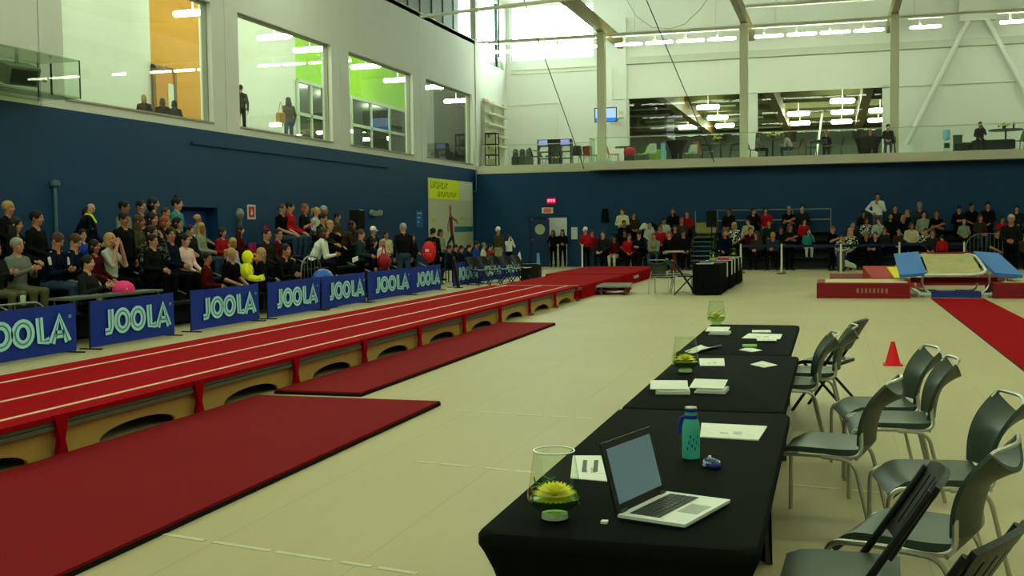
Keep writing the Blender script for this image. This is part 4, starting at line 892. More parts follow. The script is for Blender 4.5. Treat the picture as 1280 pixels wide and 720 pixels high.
MB().cyl((-.004, .02, .034), (.004, .02, .034), .008, 10).build('scroll_wheel', M('white_plastic'), ms)
# papers
PAPER = M('white_paper', (236, 236, 224), .7); INK = M('printed_grey', (96, 100, 92), .7)
def sheet(pts, label, name='paper_sheet', z=TZ, th=.003, cat='paper', lift=0.0):
    t = thing(name, label, cat); P2 = [Vector((*p, 0)) for p in pts]; q = lambda u, v: P2[0] * (1 - u) * (1 - v) + P2[1] * u * (1 - v) + P2[2] * u * v + P2[3] * (1 - u) * v
    MB().slab(lambda u, v: (q(u, v).x, q(u, v).y, z + th / 2 + lift * abs(2 * u - 1) ** 2), 6, 4, th).build('page', PAPER, t)
    m = MB()
    for i in range(4):
        u0, u1, v0, v1 = .1 + .22 * i, .1 + .22 * i + .14, .25, .27 + .1 * (i % 3)
        m.add([(q(u, v).x, q(u, v).y, z + th + .0006 + lift * abs(2 * u - 1) ** 2) for u, v in ((u0, v0), (u1, v0), (u1, v1), (u0, v1))], [(0, 1, 2, 3)])
    m.build('print', M('faint_print', (196, 198, 186), .7), t); return t
r2 = lambda x, y, z=.745: tuple(az(x, y, z).xy)
s = sheet([r2(713, 597), r2(760, 601), r2(757, 569), r2(716, 569)], 'white printed sheet with two dark bars behind the vase and laptop')
for x0, x1 in ((727, 730), (741, 744)):
    m = MB(); m.add([(*r2(x0, 590), TZ + .004), (*r2(x1 + 3, 590), TZ + .004), (*r2(x1 + 4, 575), TZ + .004), (*r2(x0 + 2, 575), TZ + .004)], [(0, 1, 2, 3)]); m.build('dark_bar', INK, s)
sheet([r2(875, 546), r2(948, 550), r2(959, 533), r2(877, 529)], 'white sheets lying right of the turquoise bottle', th=.006)
def booklet(c, a, w, d, label, n=2, op=.10):
    t = thing('booklet', label, 'booklet', (c[0], c[1], TZ), a)
    for k in range(n): MB().box(-w / 2 + .01 * k, w / 2, -d / 2, d / 2, .012 * k, .012 * k + .010).build('page_block', PAPER, t)
    MB().slab(lambda u, v: (-w / 2 - .03 + (w + .02) * u, -d / 2 + .02 + d * v, .03 + op * .5 * v), 3, 2, .004).build('raised_cover', PAPER, t)
    MB().box(-w / 2, w / 2, -d / 2 - .002, -d / 2 + .002, .001, .004).build('blue_edge', M('blue_edge', (30, 40, 110), .6), t)
booklet((-.87, 6.22), .15, .19, .17, 'half-open white booklet near the edge of the middle table', op=.05); booklet((-.66, 6.3), -.05, .17, .18, 'second white booklet lying inward on the middle table', op=.05)
sheet([r2(875, 457), r2(906, 457), r2(905, 448), r2(874, 448)], 'printed white sheet behind the vase on the middle table', th=.005)
sheet([r2(938, 455), r2(955, 459), r2(972, 456), r2(953, 451)], 'small white card lying diagonally on the middle table')
booklet((-.94, 9.65), -.03, .17, .2, 'white booklet on the third table near the far vase', op=.04)
sheet([r2(940, 415), r2(964, 415), r2(963, 412.5), r2(940, 412.5)], 'thin white sheet nearest the far edge of the third table', th=.004)
sheet([r2(927, 423), r2(975, 424), r2(978, 418), r2(936, 417)], 'wide white sheet in the middle of the third table', z=TZ + .004); sheet([r2(946, 427), r2(971, 427), r2(970, 423.5), r2(946, 423.5)], 'narrow white slip overlapping the wide sheet', z=TZ + .009)
g = sheet([r2(924, 437), r2(940, 439.5), r2(953, 437.5), r2(935, 433.5)], 'white folder with a green pen case on the third table')
MB().slab(lambda u, v: (r2(928 + 18 * u, 435 - 2 * v)[0], r2(928 + 18 * u, 435 - 2 * v)[1], TZ + .012 + .01 * math.sin(PI * v)), 4, 3, .01).build('green_case', M('lime_case', (110, 170, 40), .5), g)
sheet([r2(856, 442), r2(876, 440), r2(902, 434), r2(876, 434)], 'curled white papers behind the middle vase on the third table', lift=.02)
# ------------------------------------------------------------------ chairs
SEATP = M('grey_green_plastic', (58, 70, 60), .42, noise=(6, .05)); TUBE = M('dull_chrome', (186, 186, 172), .3, .85)
def stacking_chair():
    t = thing('stacking_chair', 'x', 'chair', (0, 0, 0), 0, 'grey stacking chairs by the near tables')
    def seat(u, v):                                     # u across, v front to back
        a = 2 * u - 1; y = .25 - .47 * v; w = .235 * (1 - .12 * (max(0, abs(2 * v - 1) - .55) / .45) ** 2); drop = .075 * max(0, (.26 - v) / .26) ** 2
        return (a * w, y, .455 - drop - .014 * (1 - a * a) * math.sin(PI * v) + .012 * max(0, v - .8))
    MB().slab(seat, 10, 14, .034).build('seat', SEATP, t, 60)
    def back(u, v):                                     # v bottom to top
        a = 2 * u - 1; w = .175 + .05 * math.sin(PI * min(.5, v * .62)); z = .485 + .345 * v - .085 * max(0, v - .55) / .45 * (1 - a * a)
        return (a * w, -.20 - .02 * v - .13 * v ** 2.6 - .05 * (1 - a * a), z)
    MB().slab(back, 12, 12, .020).build('backrest', SEATP, t, 60)
    hb = MB(); hb.tube(bez([(-.212, -.325, .80), (-.205, -.355, .838), (0, -.40, .842), (.205, -.355, .838), (.212, -.325, .80)], 5), .009, 8); hb.build('handle', TUBE, t, True)
    for s in (-1, 1):
        rl = MB(); rl.tube(bez([(s * .18, -.215, .56), (s * .215, -.225, .43), (s * .247, .16, .432)], 6), .0125, 8); rl.build('side_rail', TUBE, t, True)
        fl_ = MB(); fl_.tube(bez([(s * .247, .10, .432), (s * .247, .262, .425), (s * .247, .265, .0)], 6), .0125, 8); fl_.build('leg', TUBE, t, True)
        bl = MB(); bl.tube(bez([(s * .236, -.02, .424), (s * .24, -.19, .42), (s * .25, -.29, .0)], 6), .0115, 8); bl.build('leg', TUBE, t, True)
    cb = MB(); cb.tube([(-.235, -.2, .428), (.235, -.2, .428)], .01, 8); cb.tube([(-.235, .1, .426), (.235, .1, .426)], .01, 8); cb.build('crossbar', TUBE, t)
    return t
chair0 = stacking_chair()
FBLK = M('black_chair_plastic', (22, 24, 22), .4); FSEAT = M('dark_green_seat', (44, 62, 46), .5)
def folding_chair(seatm=None):
    t = thing('folding_chair', 'x', 'chair', (0, 0, 0), 0, 'black folding chairs by the near tables')
    for s in (-1, 1):
        MB().tube([(s * .21, .24, .0), (s * .21, -.10, .50), (s * .205, -.29, .80)], .014, 8).build('upright', FBLK, t); MB().tube([(s * .19, -.28, .0), (s * .19, .14, .44)], .013, 8).build('leg', FBLK, t)
    MB().tube([(-.19, -.26, .03), (.19, -.26, .03)], .011, 8).build('crossbar', FBLK, t)
    def seat(u, v): a = 2 * u - 1; w = .2 * (1 - .10 * (2 * v - 1) ** 4); return (a * w, .20 - .40 * v, .45 - .012 * (1 - a * a) * math.sin(PI * v) - .02 * max(0, .15 - v) / .15)
    MB().slab(seat, 8, 8, .03).build('seat', seatm or FBLK, t, 60)
    c = lambda a, z: (a, -.12 - (z - .5) * .60 - .03 * (1 - (a / .21) ** 2), z)
    MB().slab(lambda u, v: c(-.205 + .41 * u, .79 + .045 * v - .02 * (2 * u - 1) ** 2), 10, 2, .02).build('back_rail', FBLK, t)
    MB().slab(lambda u, v: c(-.2 + .4 * u, .56 + .04 * v), 10, 2, .02).build('back_rail', FBLK, t)
    for k in range(6):
        a0 = -.195 + k * .067; MB().slab(lambda u, v: c(a0 + .052 * u, .59 + .205 * v), 2, 4, .016).build('back_slat', FBLK, t)
    return t
fold0 = folding_chair(); foldg = folding_chair(FSEAT)
def face(dx, dy): return math.atan2(dy, dx) - PI / 2          # local +Y points along (dx, dy)
def place(root, used, x, y, d, label):
    if not used: root.location = (x, y, 0); root.rotation_euler = (0, 0, face(*d)); root['label'] = label; return root
    return dup(root, (x, y, 0), face(*d), label)
place(chair0, 0, .305, 4.68, (-.94, .34), 'nearest grey stacking chair, behind the black folding chair')
place(chair0, 1, .48, 5.75, (-.99, -.14), 'grey stacking chair cut by the frame edge behind the nearest one')
place(chair0, 1, -.03, 6.40, (-.97, .20), 'grey stacking chair drawn up to the seam of the first two tables')
place(chair0, 1, .35, 7.27, (-1, -.04), 'nearer grey chair of the close pair standing back from the tables')
place(chair0, 1, .29, 7.86, (-.98, -.16), 'farther grey chair of the close pair standing back from the tables')
place(chair0, 1, -.35, 8.80, (-.99, -.08), 'grey stacking chair tucked in at the middle table, behind the papers')
place(chair0, 1, -.20, 9.50, (-1, 0), 'grey stacking chair drawn up to the third table')
place(foldg, 0, .03, 4.06, (-1, .04), 'black folding chair with dark green seat beside the nearest table')
place(fold0, 0, .17, 3.42, (-.9, .44), 'black folding chair with slotted back at the bottom picture corner')
place(fold0, 1, -.06, 10.35, (-.9, .3), 'black folding chair behind the chairs at the third table')
# cone
cn = thing('traffic_cone', 'small bright red plastic cone on the beige floor', 'cone', az(1116, 456)); CO = M('red_cone', (236, 30, 40), .4)
MB().box(-.11, .11, -.11, .11, 0, .015).build('base', CO, cn); MB().lathe([(.088, .015), (.022, .275), (.012, .28)], 18).build('cone_body', CO, cn, True)
# ------------------------------------------------------------------ second table row at the back
RUN = M('white_runner', (220, 220, 210), .8); SKIRT = M('black_skirt', (16, 17, 18), .85, bump=(8, .5))
def draped(x0, x1, y0, y1, label):
    t = thing('draped_table', label, 'table', (0, 0, 0), 0, 'black draped tables at the back'); b = MB(); b.rbox(x0, x1, y0, y1, .70, .74, .015); b.build('table_top', SKIRT, t)
    n = 60; pts = []
    per = [(x0, y0, x1, y0), (x1, y0, x1, y1), (x1, y1, x0, y1), (x0, y1, x0, y0)]
    def ring(off, z):
        out = []
        for a, bb, c, d in per:
            L = math.hypot(c - a, d - bb); m = 16
            for k in range(m):
                u = k / m; nx, ny = (d - bb) / L, -(c - a) / L; wv = off * (.6 + .4 * math.sin(k * 2.4)); out.append((a + (c - a) * u + nx * wv, bb + (d - bb) * u + ny * wv, z))
        return out
    MB().loft([ring(0, .735), ring(.012, .6), ring(.03, .3), ring(.04, .04)]).build('drape', SKIRT, t)
    for x in (x0 + .08, x1 - .08): MB().cyl((x, y0 + .1, 0), (x, y0 + .1, .7), .016, 8).build('leg', STEEL, t)
    return t
draped(-3.22, -2.58, 26.5, 28.4, 'nearest black draped table of the far row'); draped(-3.18, -2.56, 28.75, 30.5, 'middle black draped table of the far row'); draped(-3.14, -2.54, 30.9, 32.6, 'farthest black draped table of the far row')
def runner(y0, y1, x0, x1, label):
    t = thing('table_runner', label, 'runner', (0, 0, 0), 0, 'white table runners'); MB().box(x0, x1, y0, y1, .742, .748).build('top_cloth', RUN, t); MB().box(x1 + .015, x1 + .022, y0, y1, .38, .748).build('hanging_end', RUN, t); MB().box(x1 - .01, x1 + .022, y0, y1, .742, .748).build('fold', RUN, t)
for y, l in ((27.9, 'white cloth runner on the near draped table of the far row'), (29.2, 'first white cloth runner on the middle draped table'), (30.1, 'second white cloth runner on the middle draped table'), (31.3, 'first white cloth runner on the farthest draped table'), (32.3, 'white cloth runner at the far end of the farthest draped table')):
    runner(y - .12, y + .12, -3.2, -2.55, l)
tag(MB().box(-3.15, -2.75, 26.6, 26.8, .742, .75).build('paper_sheet', PAPER), 'white sheet on the near edge of the far draped table', 'paper')
vase(Vector((-2.82, 27.2, .742)), 'yellow flower vase on the nearest draped table of the far row', 1.1); vase(Vector((-2.72, 31.9, .742)), 'yellow flower vase on the farthest draped table', 1.1)
bo = thing('water_bottle', 'clear water bottle standing on the middle draped table', 'bottle', (-2.95, 30.1, .742)); MB().lathe([(.035, 0), (.036, .16), (.014, .2), (.014, .22)], 12).build('body', CLEAR, bo, True); MB().lathe([(.016, .22), (.016, .245)], 10).build('cap', M('white_plastic'), bo)
tag(MB().rbox(-2.95, -2.65, 29.6, 29.75, .75, .80, .01).build('red_folder', M('red_folder', (190, 30, 34), .5)), 'small red folder lying on the middle draped table', 'folder')
for x, y, d, l in ((-4.05, 27.1, (.15, 1), 'grey stacking chair standing alone beside the landing mat end'), (-3.62, 27.6, (.95, .2), 'grey stacking chair drawn up to the far draped table')): dup(chair0, (x, y, 0), face(*d), l, 'grey chairs by the far table row')
dup(fold0, (-3.42, 26.85, 0), face(1, .1), 'black folding chair at the near end of the far draped table', 'black folding chair by the far table row')
# stool table with red leg behind, loudspeakers
lt = thing('red_pedestal_table', 'small round table on a red pedestal beyond the far chairs', 'table', az(843, 341)); MB().lathe([(.33, .72), (.35, .74), (.35, .76), (.33, .77)], 20).build('table_top', M('beige_top', (190, 176, 130), .5), lt); MB().lathe([(.2, 0), (.2, .03), (.08, .05), (.07, .72)], 12).build('pedestal', REDV, lt)
def speaker(base, h, label, w=.36, hh=.62, stand=True, rz=0.0):
    t = thing('loudspeaker', label, 'speaker', base, rz); MB().rbox(-w / 2, w / 2, -.18, .18, h, h + hh, .03).build('cabinet', BLACK, t)
    MB().lathe([(.13, 0), (.12, .02), (.02, .02)], 18).v; g = MB(); g.box(-w / 2 + .03, w / 2 - .03, -.195, -.18, h + .04, h + hh - .04); g.build('grille', M('speaker_grille', (30, 31, 31), .8, bump=(300, .5)), t)
    if stand:
        MB().cyl((0, 0, .3), (0, 0, h), .02, 8).build('pole', BLACK, t)
        for k in range(3): a = k * 2.1 + .4; MB().cyl((0, 0, .7), (.5 * math.cos(a), .5 * math.sin(a), .01), .014, 6).build('leg', BLACK, t)
p = ay(889.5, 273, 40.6); speaker((p.x, 40.6, 0), p.z - .32, 'black loudspeaker on a pole before the aisle steps')
p = ax(446, 275, -13.9); speaker((-13.9, p.y, 0), p.z - .3, 'black loudspeaker on a pole against the blue side wall', rz=PI / 2)
# ------------------------------------------------------------------ fittings on the blue walls
def on_left(px, py, d=0.0): p = ax(px, py, XL + d); return p
ps = thing('wall_poster', 'tall grey poster of a leaping gymnast with lime title strip', 'poster', (XL, 0, 0))
y0, y1, z0, z1 = 39.1, 44.4, .85, 3.57
MB().box(.005, .03, y0, y1, z0, z1).build('panel', M('poster_grey', (186, 188, 166), .6, noise=(.7, .12)), ps)
MB().box(.03, .035, y0 + .05, y0 + 3.55, 2.78, z1 - .03).build('lime_strip', M('poster_lime', (222, 232, 20), .6), ps); MB().box(.03, .034, y0 + 3.6, y1 - .03, 2.78, z1 - .05).build('grey_strip', M('poster_pale', (200, 204, 188), .6), ps)
tx = MB(); yy = y0 + .25
for k in range(9):
    w_ = .16; tx.box(.035, .038, yy, yy + .05, 3.18, 3.46); tx.box(.035, .038, yy, yy + w_, 3.18 + .09 * (k % 3), 3.22 + .09 * (k % 3)); yy += .22
yy = y0 + 1.0
for k in range(12): tx.box(.035, .038, yy, yy + .045, 2.88, 3.08); tx.box(.035, .038, yy, yy + .13, 2.88 + .07 * (k % 3), 2.92 + .07 * (k % 3)); yy += .19
tx.build('title_print', M('poster_text', (96, 110, 20), .6), ps)
fg = MB()                                                # flat printed figure
def flat(poly, mt, nm, d=.036): MB().prism(poly, lambda a, b_, c: (d + c, y0 + a, b_), .002).build(nm, mt, ps)
SKN = M('poster_skin', (150, 96, 70), .6); MAR = M('poster_maroon', (120, 20, 48), .6); DKG = M('poster_dark', (36, 52, 46), .6)
flat([(2.28, 2.1), (2.62, 2.1), (2.7, 1.75), (2.75, 1.35), (2.45, 1.35), (2.3, 1.75)], MAR, 'printed_leotard'); flat([(2.3, 2.1), (2.6, 2.1), (2.5, 2.3), (2.36, 2.3)], SKN, 'printed_shoulders')
flat([(2.42 + .12 * math.cos(a), 2.43 + .15 * math.sin(a)) for a in [2 * PI * k / 12 for k in range(12)]], SKN, 'printed_head'); flat([(2.32, 2.15), (2.25, 2.1), (2.02, 1.7), (2.12, 1.5), (2.2, 1.52), (2.14, 1.72)], SKN, 'printed_arm'); flat([(2.58, 2.12), (3.2, 2.0), (3.35, 1.85), (3.3, 1.8), (3.1, 1.92), (2.6, 2.0)], SKN, 'printed_arm')
flat([(2.48, 1.4), (2.78, 1.4), (2.95, .95), (2.95, .86), (2.8, .86), (2.62, 1.1)], DKG, 'printed_leg'); flat([(2.5, 1.4), (2.7, 1.25), (2.1, 1.0), (1.95, .95), (2.0, 1.1)], DKG, 'printed_leg')
MB().box(.03, .034, y0 + 2.9, y1 - .05, 1.5, 1.72).build('teal_band', M('poster_teal', (40, 110, 124), .6), ps)
for a, z in ((.2, 1.92), (.9, 1.6), (3.6, 2.0), (3.6, 1.2), (1.0, 1.25)): MB().box(.03, .034, y0 + a, y0 + a + .55, z, z + .1).build('lime_note', M('poster_lime_dim', (180, 196, 50), .6), ps)
bp = thing('small_poster', 'small blue notice beside the tall gymnast poster', 'poster', (XL, 0, 0)); MB().box(.003, .012, 37.85, 38.5, 1.72, 2.32).build('panel', M('notice_blue', (34, 88, 168), .6), bp)
for k in range(3): MB().box(.012, .015, 37.95, 38.4 - .12 * k, 2.2 - .16 * k, 2.25 - .16 * k).build('print', M('notice_text', (150, 190, 205), .6), bp)
p = on_left(314, 265); sg = thing('fire_sign', 'small red fire sign with white border on the side wall', 'sign', (XL, p.y, p.z)); MB().box(.002, .012, -.21, .21, -.19, .19).build('white_board', M('sign_white', (215, 210, 196), .5), sg); MB().box(.012, .016, -.15, .15, -.14, .14).build('red_field', M('sign_red', (196, 30, 26), .5), sg)
MB().prism([(-.04, -.08), (.04, -.08), (.055, -.02), (.03, .03), (.035, .09), (0, .05), (-.03, .09), (-.025, .02), (-.055, -.02)], lambda a, b_, c: (.016 + c, a, b_), .003).build('white_mark', M('sign_white'), sg)
p = on_left(299, 268); be = thing('alarm_bell', 'grey round alarm bell on the side wall beside fire sign', 'bell', (XL, p.y, p.z)); o = MB(); o.lathe([(.16, 0), (.15, .05), (.09, .09), (.02, .1)], 18); o.v = [(z, x, y) for x, y, z in o.v]; o.build('gong', M('bell_grey', (130, 136, 130), .4, .4), be, True); MB().box(0, .05, -.06, .06, -.3, -.14).build('backbox', M('bell_box', (80, 96, 104), .5), be)
p = on_left(466, 266); em = thing('emergency_light', 'twin head emergency light on the side wall beside loudspeaker', 'light', (XL, p.y, p.z)); MB().box(0, .12, -.25, .25, -.1, .06).build('housing', M('emergency_grey', (140, 150, 138), .5), em)
for s in (-1, 1): MB().cyl((.06, s * .33, .02), (.18, s * .33, -.01), .09, 12).build('lamp_head', M('emergency_grey'), em)
cd = thing('wall_conduit', 'grey vertical pipe with valve on the blue side wall', 'pipe', (XL, ax(66, 240, XL).y, 0)); MB().cyl((.05, 0, 1.2), (.05, 0, 2.62), .035, 8).build('pipe', M('pipe_bluegrey', (90, 120, 140), .4, .5), cd); MB().lathe([(.02, 2.55), (.1, 2.6), (.1, 2.68), (.02, 2.72)], 12, (.05, 0, 0)).build('valve_head', M('pipe_bluegrey'), cd)
# back wall signs
def on_back(px, py): return ay(px, py, YB)
p = on_back(689.5, 251); ex_ = thing('exit_sign', 'glowing red lit sign high above the open door', 'sign', (p.x, YB, p.z)); MB().box(-.18, .18, -.08, 0, -.12, .12).build('housing', M('dark_red_box', (90, 8, 20), .4, emit=((1, .01, .05, 1), .35)), ex_)
mk = MB()
for x in (-.12, 0, .12): mk.box(x - .04, x + .04, -.09, -.08, -.05, .06)
mk.box(-.16, .16, -.088, -.08, .02, .06); mk.build('lit_marks', emitter('red_glow', (1, .10, .22, 1), 2.2), ex_)
p = on_back(684.5, 263); s2 = thing('door_sign', 'white sign with red lettering just above the open door', 'sign', (p.x, YB, p.z)); MB().box(-.24, .24, -.03, 0, -.12, .12).build('board', M('sign_white'), s2); MB().box(-.16, .16, -.035, -.03, -.085, .085).build('red_panel', M('sign_salmon', (226, 92, 74), .5), s2)
for k in range(5): MB().box(-.13 + k * .055, -.10 + k * .055, -.037, -.035, -.05, .05).build('print', M('sign_red_pale', (240, 130, 110), .5), s2)
p = on_back(718, 291.5); s3 = tag(MB().box(p.x - .13, p.x + .13, YB - .015, YB, p.z - .25, p.z + .25).build('wall_notice', M('notice_white', (200, 206, 196), .6)), 'white paper notice on the blue wall beside the doorway', 'notice')
p = on_back(757, 270); ct = thing('hanging_coat', 'dark coat hanging on the back wall above the seated crowd', 'coat', (p.x, YB, p.z)); MB().slab(lambda u, v: (.16 * (2 * u - 1) * (.5 + .5 * v ** .5), -.06 - .05 * math.sin(PI * u), -.5 * v * 1.1 + .3), 6, 8, .05).build('coat_body', M('cloth_black', (22, 22, 23), .85), ct, True); MB().cyl((0, 0, .3), (0, -.1, .32), .012, 6).build('hook', STEEL, ct)
dk = thing('down_pipe', 'short bracket pipe at the corner under the gallery', 'pipe', (XL + .05, 44.7, 0)); MB().tube(bez([(.05, .0, 4.1), (.05, 0, 3.2), (.05, -.5, 3.15)]), .03, 8).build('pipe', M('pipe_bluegrey'), dk)
# camera cage on the white wall
cg = thing('equipment_cage', 'clear box on the white wall holding a tilted projector', 'cage', (XL, 0, 0)); ya, yb, za, zb_, xo = 13.6, 18.0, 4.20, 4.92, .95
for nm, args in (('base_plate', (0, xo, ya, yb, za, za + .03)), ('top_plate', (0, xo, ya, yb, zb_ - .02, zb_))): MB().box(*args).build(nm, glass('cage_plate', (.78, .86, .74), 0, .6), cg)
MB().box(xo - .012, xo, ya, yb, za + .03, zb_ - .02).build('front_pane', glass('cage_pane', (.95, .98, .95), 0, .35), cg); MB().box(0, xo, yb - .012, yb, za + .03, zb_ - .02).build('end_pane', glass('cage_pane'), cg)
f = MB()
for x, y in ((xo, yb), (0.02, yb), (xo, ya)): f.box(x - .02, x, y - .02, y, za, zb_)
f.build('edge_frame', M('dark_edge', (50, 62, 50), .4), cg)
pj_ = thing('projector', 'grey projector tilted downward inside the clear wall cage', 'projector', (XL + .5, ax(22, 100, XL + .5).y, 4.55)); R_ = rot3('Z', -.3) @ rot3('Y', .35)
MB().obox((0, 0, 0), .42, .62, .34, R_).build('body', M('projector_dark', (104, 114, 96), .5), pj_); MB().obox(R_ @ Vector((.22, 0, 0)), .02, .5, .26, R_).build('face_panel', M('projector_face', (44, 52, 44), .4), pj_); MB().cyl((0, 0, .15), (0, 0, .35), .03, 8).build('mount', STEEL, pj_); MB().cyl((0, .3, 0), (0, .75, -.05), .02, 8).build('arm', STEEL, pj_); MB().ell((0, .52, -.02), .06, .06, .06).build('knob', M('amber_knob', (190, 140, 40), .5), pj_)
MB().cyl((0, .9, .3), (0, .9, -.28), .02, 8).build('rod', BLACK, pj_)
p = ay(612, 127, 46.6); t = thing('exit_sign', 'small red exit plate above the gallery side racks', 'sign', (-14.62, 46.6, p.z)); MB().box(0, .06, -.2, .2, -.1, .1).build('plate', M('exit_red', (226, 80, 74), .5), t); MB().box(.06, .064, -.14, .14, -.05, .05).build('print', M('sign_white'), t)
p = ay(777, 142, YU); t = thing('wall_box', 'small cream service box on the gallery wall beside television', 'box', (p.x, YU, p.z)); MB().box(-.14, .14, -.1, 0, -.18, .18).build('cover', CREAM, t); MB().box(-.1, .1, -.105, -.1, -.05, .1).build('vent_plate', M('duct_grey'), t)
# ropes and wires
def wire(pts, r, label, m=None): tag(MB().tube(pts, r, 6).build('rigging_cable', m or M('cable_dark', (56, 62, 50), .6)), label, 'cable')
wire([ay(655, 0, 38) + (ay(655, 0, 38) - ay(730, 211, 43.95)) * .35, ay(655, 0, 38), ay(730, 211, 43.95)], .018, 'taut dark cable slanting down to the gallery edge beside bins')
wire([ay(808, 0, 38) + (ay(808, 0, 38) - ay(858, 118, 43.9)) * .4, ay(808, 0, 38), ay(858, 118, 43.9), ay(893, 203, 43.95)], .018, 'taut dark cable slanting past the gallery windows')
a, c = ay(778, -10, 44), ay(892, -12, 44); m_ = ay(838, 36, 44); wire([a, ay(795, 20, 44), ay(815, 34, 44), m_, ay(856, 30, 44), ay(875, 12, 44), c], .012, 'thin grey wire looping under the roof above tubes', M('wire_grey', (130, 150, 120), .6))
a = ay(623, 0, 44.6); wire([a + Vector((0, 0, 1)), a, ay(623.5, 72, 44.6)], .03, 'dark hoist chain hanging before the daylight window', M('chain_dark', (24, 60, 50), .5))
# glass balustrade of the gallery
def balustrade(x0, x1, y, zt, label, n):
    t = thing('glass_balustrade', label, 'railing', (0, 0, 0)); w = (x1 - x0) / n
    for k in range(n): MB().box(x0 + k * w + .01, x0 + (k + 1) * w - .01, y, y + .015, 4.22, zt - .03).build('glass_panel', glass('rail_glass', (.95, .99, .96)), t)
    MB().box(x0, x1, y - .02, y + .035, zt - .03, zt).build('handrail', M('rail_cream', (196, 196, 170), .4), t)
    MB().box(x0, x1, y - .005, y + .02, 4.22, 4.27).build('shoe_rail', M('rail_cream'), t)
zr = ay(1000, 163, 44.1).z; balustrade(-14.4, -9.62, 44.95, ay(680, 179.5, 44.95).z, 'glass balustrade before the gallery bins and console', 4); balustrade(-9.45, 16, 44.1, zr, 'long glass balustrade before the gallery tables', 16)
t = thing('glass_balustrade', 'short glass balustrade return beside the first white column', 'railing', (0, 0, 0)); MB().box(-9.5, -9.485, 44.15, 45.2, 4.24, zr).build('glass_panel', glass('rail_glass_edge', (.75, .9, .80)), t); MB().box(-9.51, -9.475, 44.15, 45.2, zr - .03, zr).build('handrail', M('rail_cream'), t)
# ------------------------------------------------------------------ gallery furniture
GZ = 4.24
def G(px, py=190, Y=46.5): p = ay(px, py, Y); return Vector((p.x, Y, GZ))
for i, (px, l) in enumerate(((644.5, 'green-ringed'), (653, 'blue-ringed'), (661, 'grey-ringed'))):
    t = thing('recycling_bin', 'dark %s recycling bin with arched sign on the gallery' % l, 'bin', G(px, 190, 47.5), 0, 'gallery recycling bins'); MB().rbox(-.14, .14, -.2, .2, 0, .55, .02).build('body', M('bin_dark', (62, 72, 60), .5), t)
    a = [(.13 * math.cos(PI * k / 12), .62 + .13 + .13 * math.sin(PI * k / 12)) for k in range(13)]; MB().prism([(.13, .55)] + a + [(-.13, .55)], lambda x, z, c: (x, -.02 + c, z), .04).build('arched_sign', M('bin_sign', (76, 84, 74), .5), t)
    MB().tube([(.10 * math.cos(PI * k / 12), -.03, .70 + .10 * math.sin(PI * k / 12)) for k in range(13)], .016, 6).build('ring', M(('ring_green', 'ring_blue', 'ring_grey')[i], ((150, 180, 60), (60, 90, 140), (110, 112, 104))[i], .5), t)
t = thing('display_console', 'tall dark console with two small screens on the gallery', 'console', G(694, 190, 48.0)); W2 = .75
for x in (-W2 - .02, -.27, .24, W2 - .03): MB().box(x, x + .05, -.2, .2, 0, 1.2).build('upright', BLACK, t)
for z in (.05, .42, .72, .98): MB().box(-W2, W2, -.2, .2, z, z + .035).build('shelf', M('console_grey', (70, 76, 72), .5), t)
MB().box(-W2, W2, -.21, .2, 1.0, 1.28).build('header', BLACK, t)
for s in (-1, 1): MB().box(s * .5 - .2, s * .5 + .2, -.225, -.21, 1.03, 1.25).build('screen', M('console_screen', (110, 120, 190), .3, emit=((.25, .3, .7, 1), .7)), t)
MB().box(-.25, .25, .1, .14, .1, 1.0).build('back_panel', M('panel_greygreen', (96, 108, 90), .6), t)
for k in range(9): MB().box(-W2 + .12 + k * .165, -W2 + .2 + k * .165, -.15, -.05, .455, .56).build('bottle', M('white_plastic'), t)
for s in (-1, 1):
    for k in range(2): MB().box(s * .5 - .16 + k * .18, s * .5 - .04 + k * .18, -.15, -.05, .755, .88).build('cup', M('white_plastic'), t)
def shell_chair(p, rz, mt, label, legm=None, arms=False, h=.82):
    t = thing('cafe_chair', label, 'chair', p, rz, 'gallery chairs'); lm = legm or STEEL
    MB().slab(lambda u, v: (.21 * (2 * u - 1), .21 - .42 * v, .45 - .02 * math.sin(PI * v)), 4, 4, .03).build('seat', mt, t); MB().slab(lambda u, v: (.2 * (2 * u - 1) * (1 - .25 * v * v), -.21 - .1 * v - .04 * (1 - (2 * u - 1) ** 2), .46 + (h - .46) * v), 6, 6, .025).build('backrest', mt, t)
    for x in (-.17, .17):
        for y in (-.18, .18): MB().cyl((x, y, .44), (x * 1.25, y * 1.25, 0), .014, 6).build('leg', lm, t)
        if arms: MB().tube(bez([(x * 1.15, .15, .44), (x * 1.2, .15, .66), (x * 1.2, -.22, .70)]), .018, 6).build('armrest', lm, t)
    return t
DKCH = M('dark_chair', (34, 42, 36), .5); DKG2 = M('dark_chair_leg', (30, 36, 32), .5)
def cafe_table(p, r, h, mt, label, lm=None):
    t = thing('cafe_table', label, 'table', p, 0, 'gallery tables'); MB().lathe([(r, h - .035), (r, h), (r * .98, h + .004)], 20).build('table_top', mt, t); MB().cyl((0, 0, .03), (0, 0, h - .03), .035, 8).build('pedestal', lm or DKG2, t); MB().lathe([(.24, 0), (.24, .02), (.05, .04)], 14).build('foot', lm or DKG2, t); return t
shell_chair(G(671, 195, 46.2), -PI / 2, DKCH, 'dark armchair before the near side of the gallery console', arms=True); shell_chair(G(690, 195, 46.3), 2.6, DKCH, 'dark chair standing right before the gallery console'); shell_chair(G(721, 193, 46.2), .3, DKCH, 'dark chair on the far side of the gallery console')
shell_chair(G(731, 193, 46.4), .8, M('red_chair', (150, 48, 34), .5), 'red-backed chair at the corner of the glass balustrade'); shell_chair(G(738, 192, 46.6), -.8, DKCH, 'dark chair beside the red-backed gallery chair')
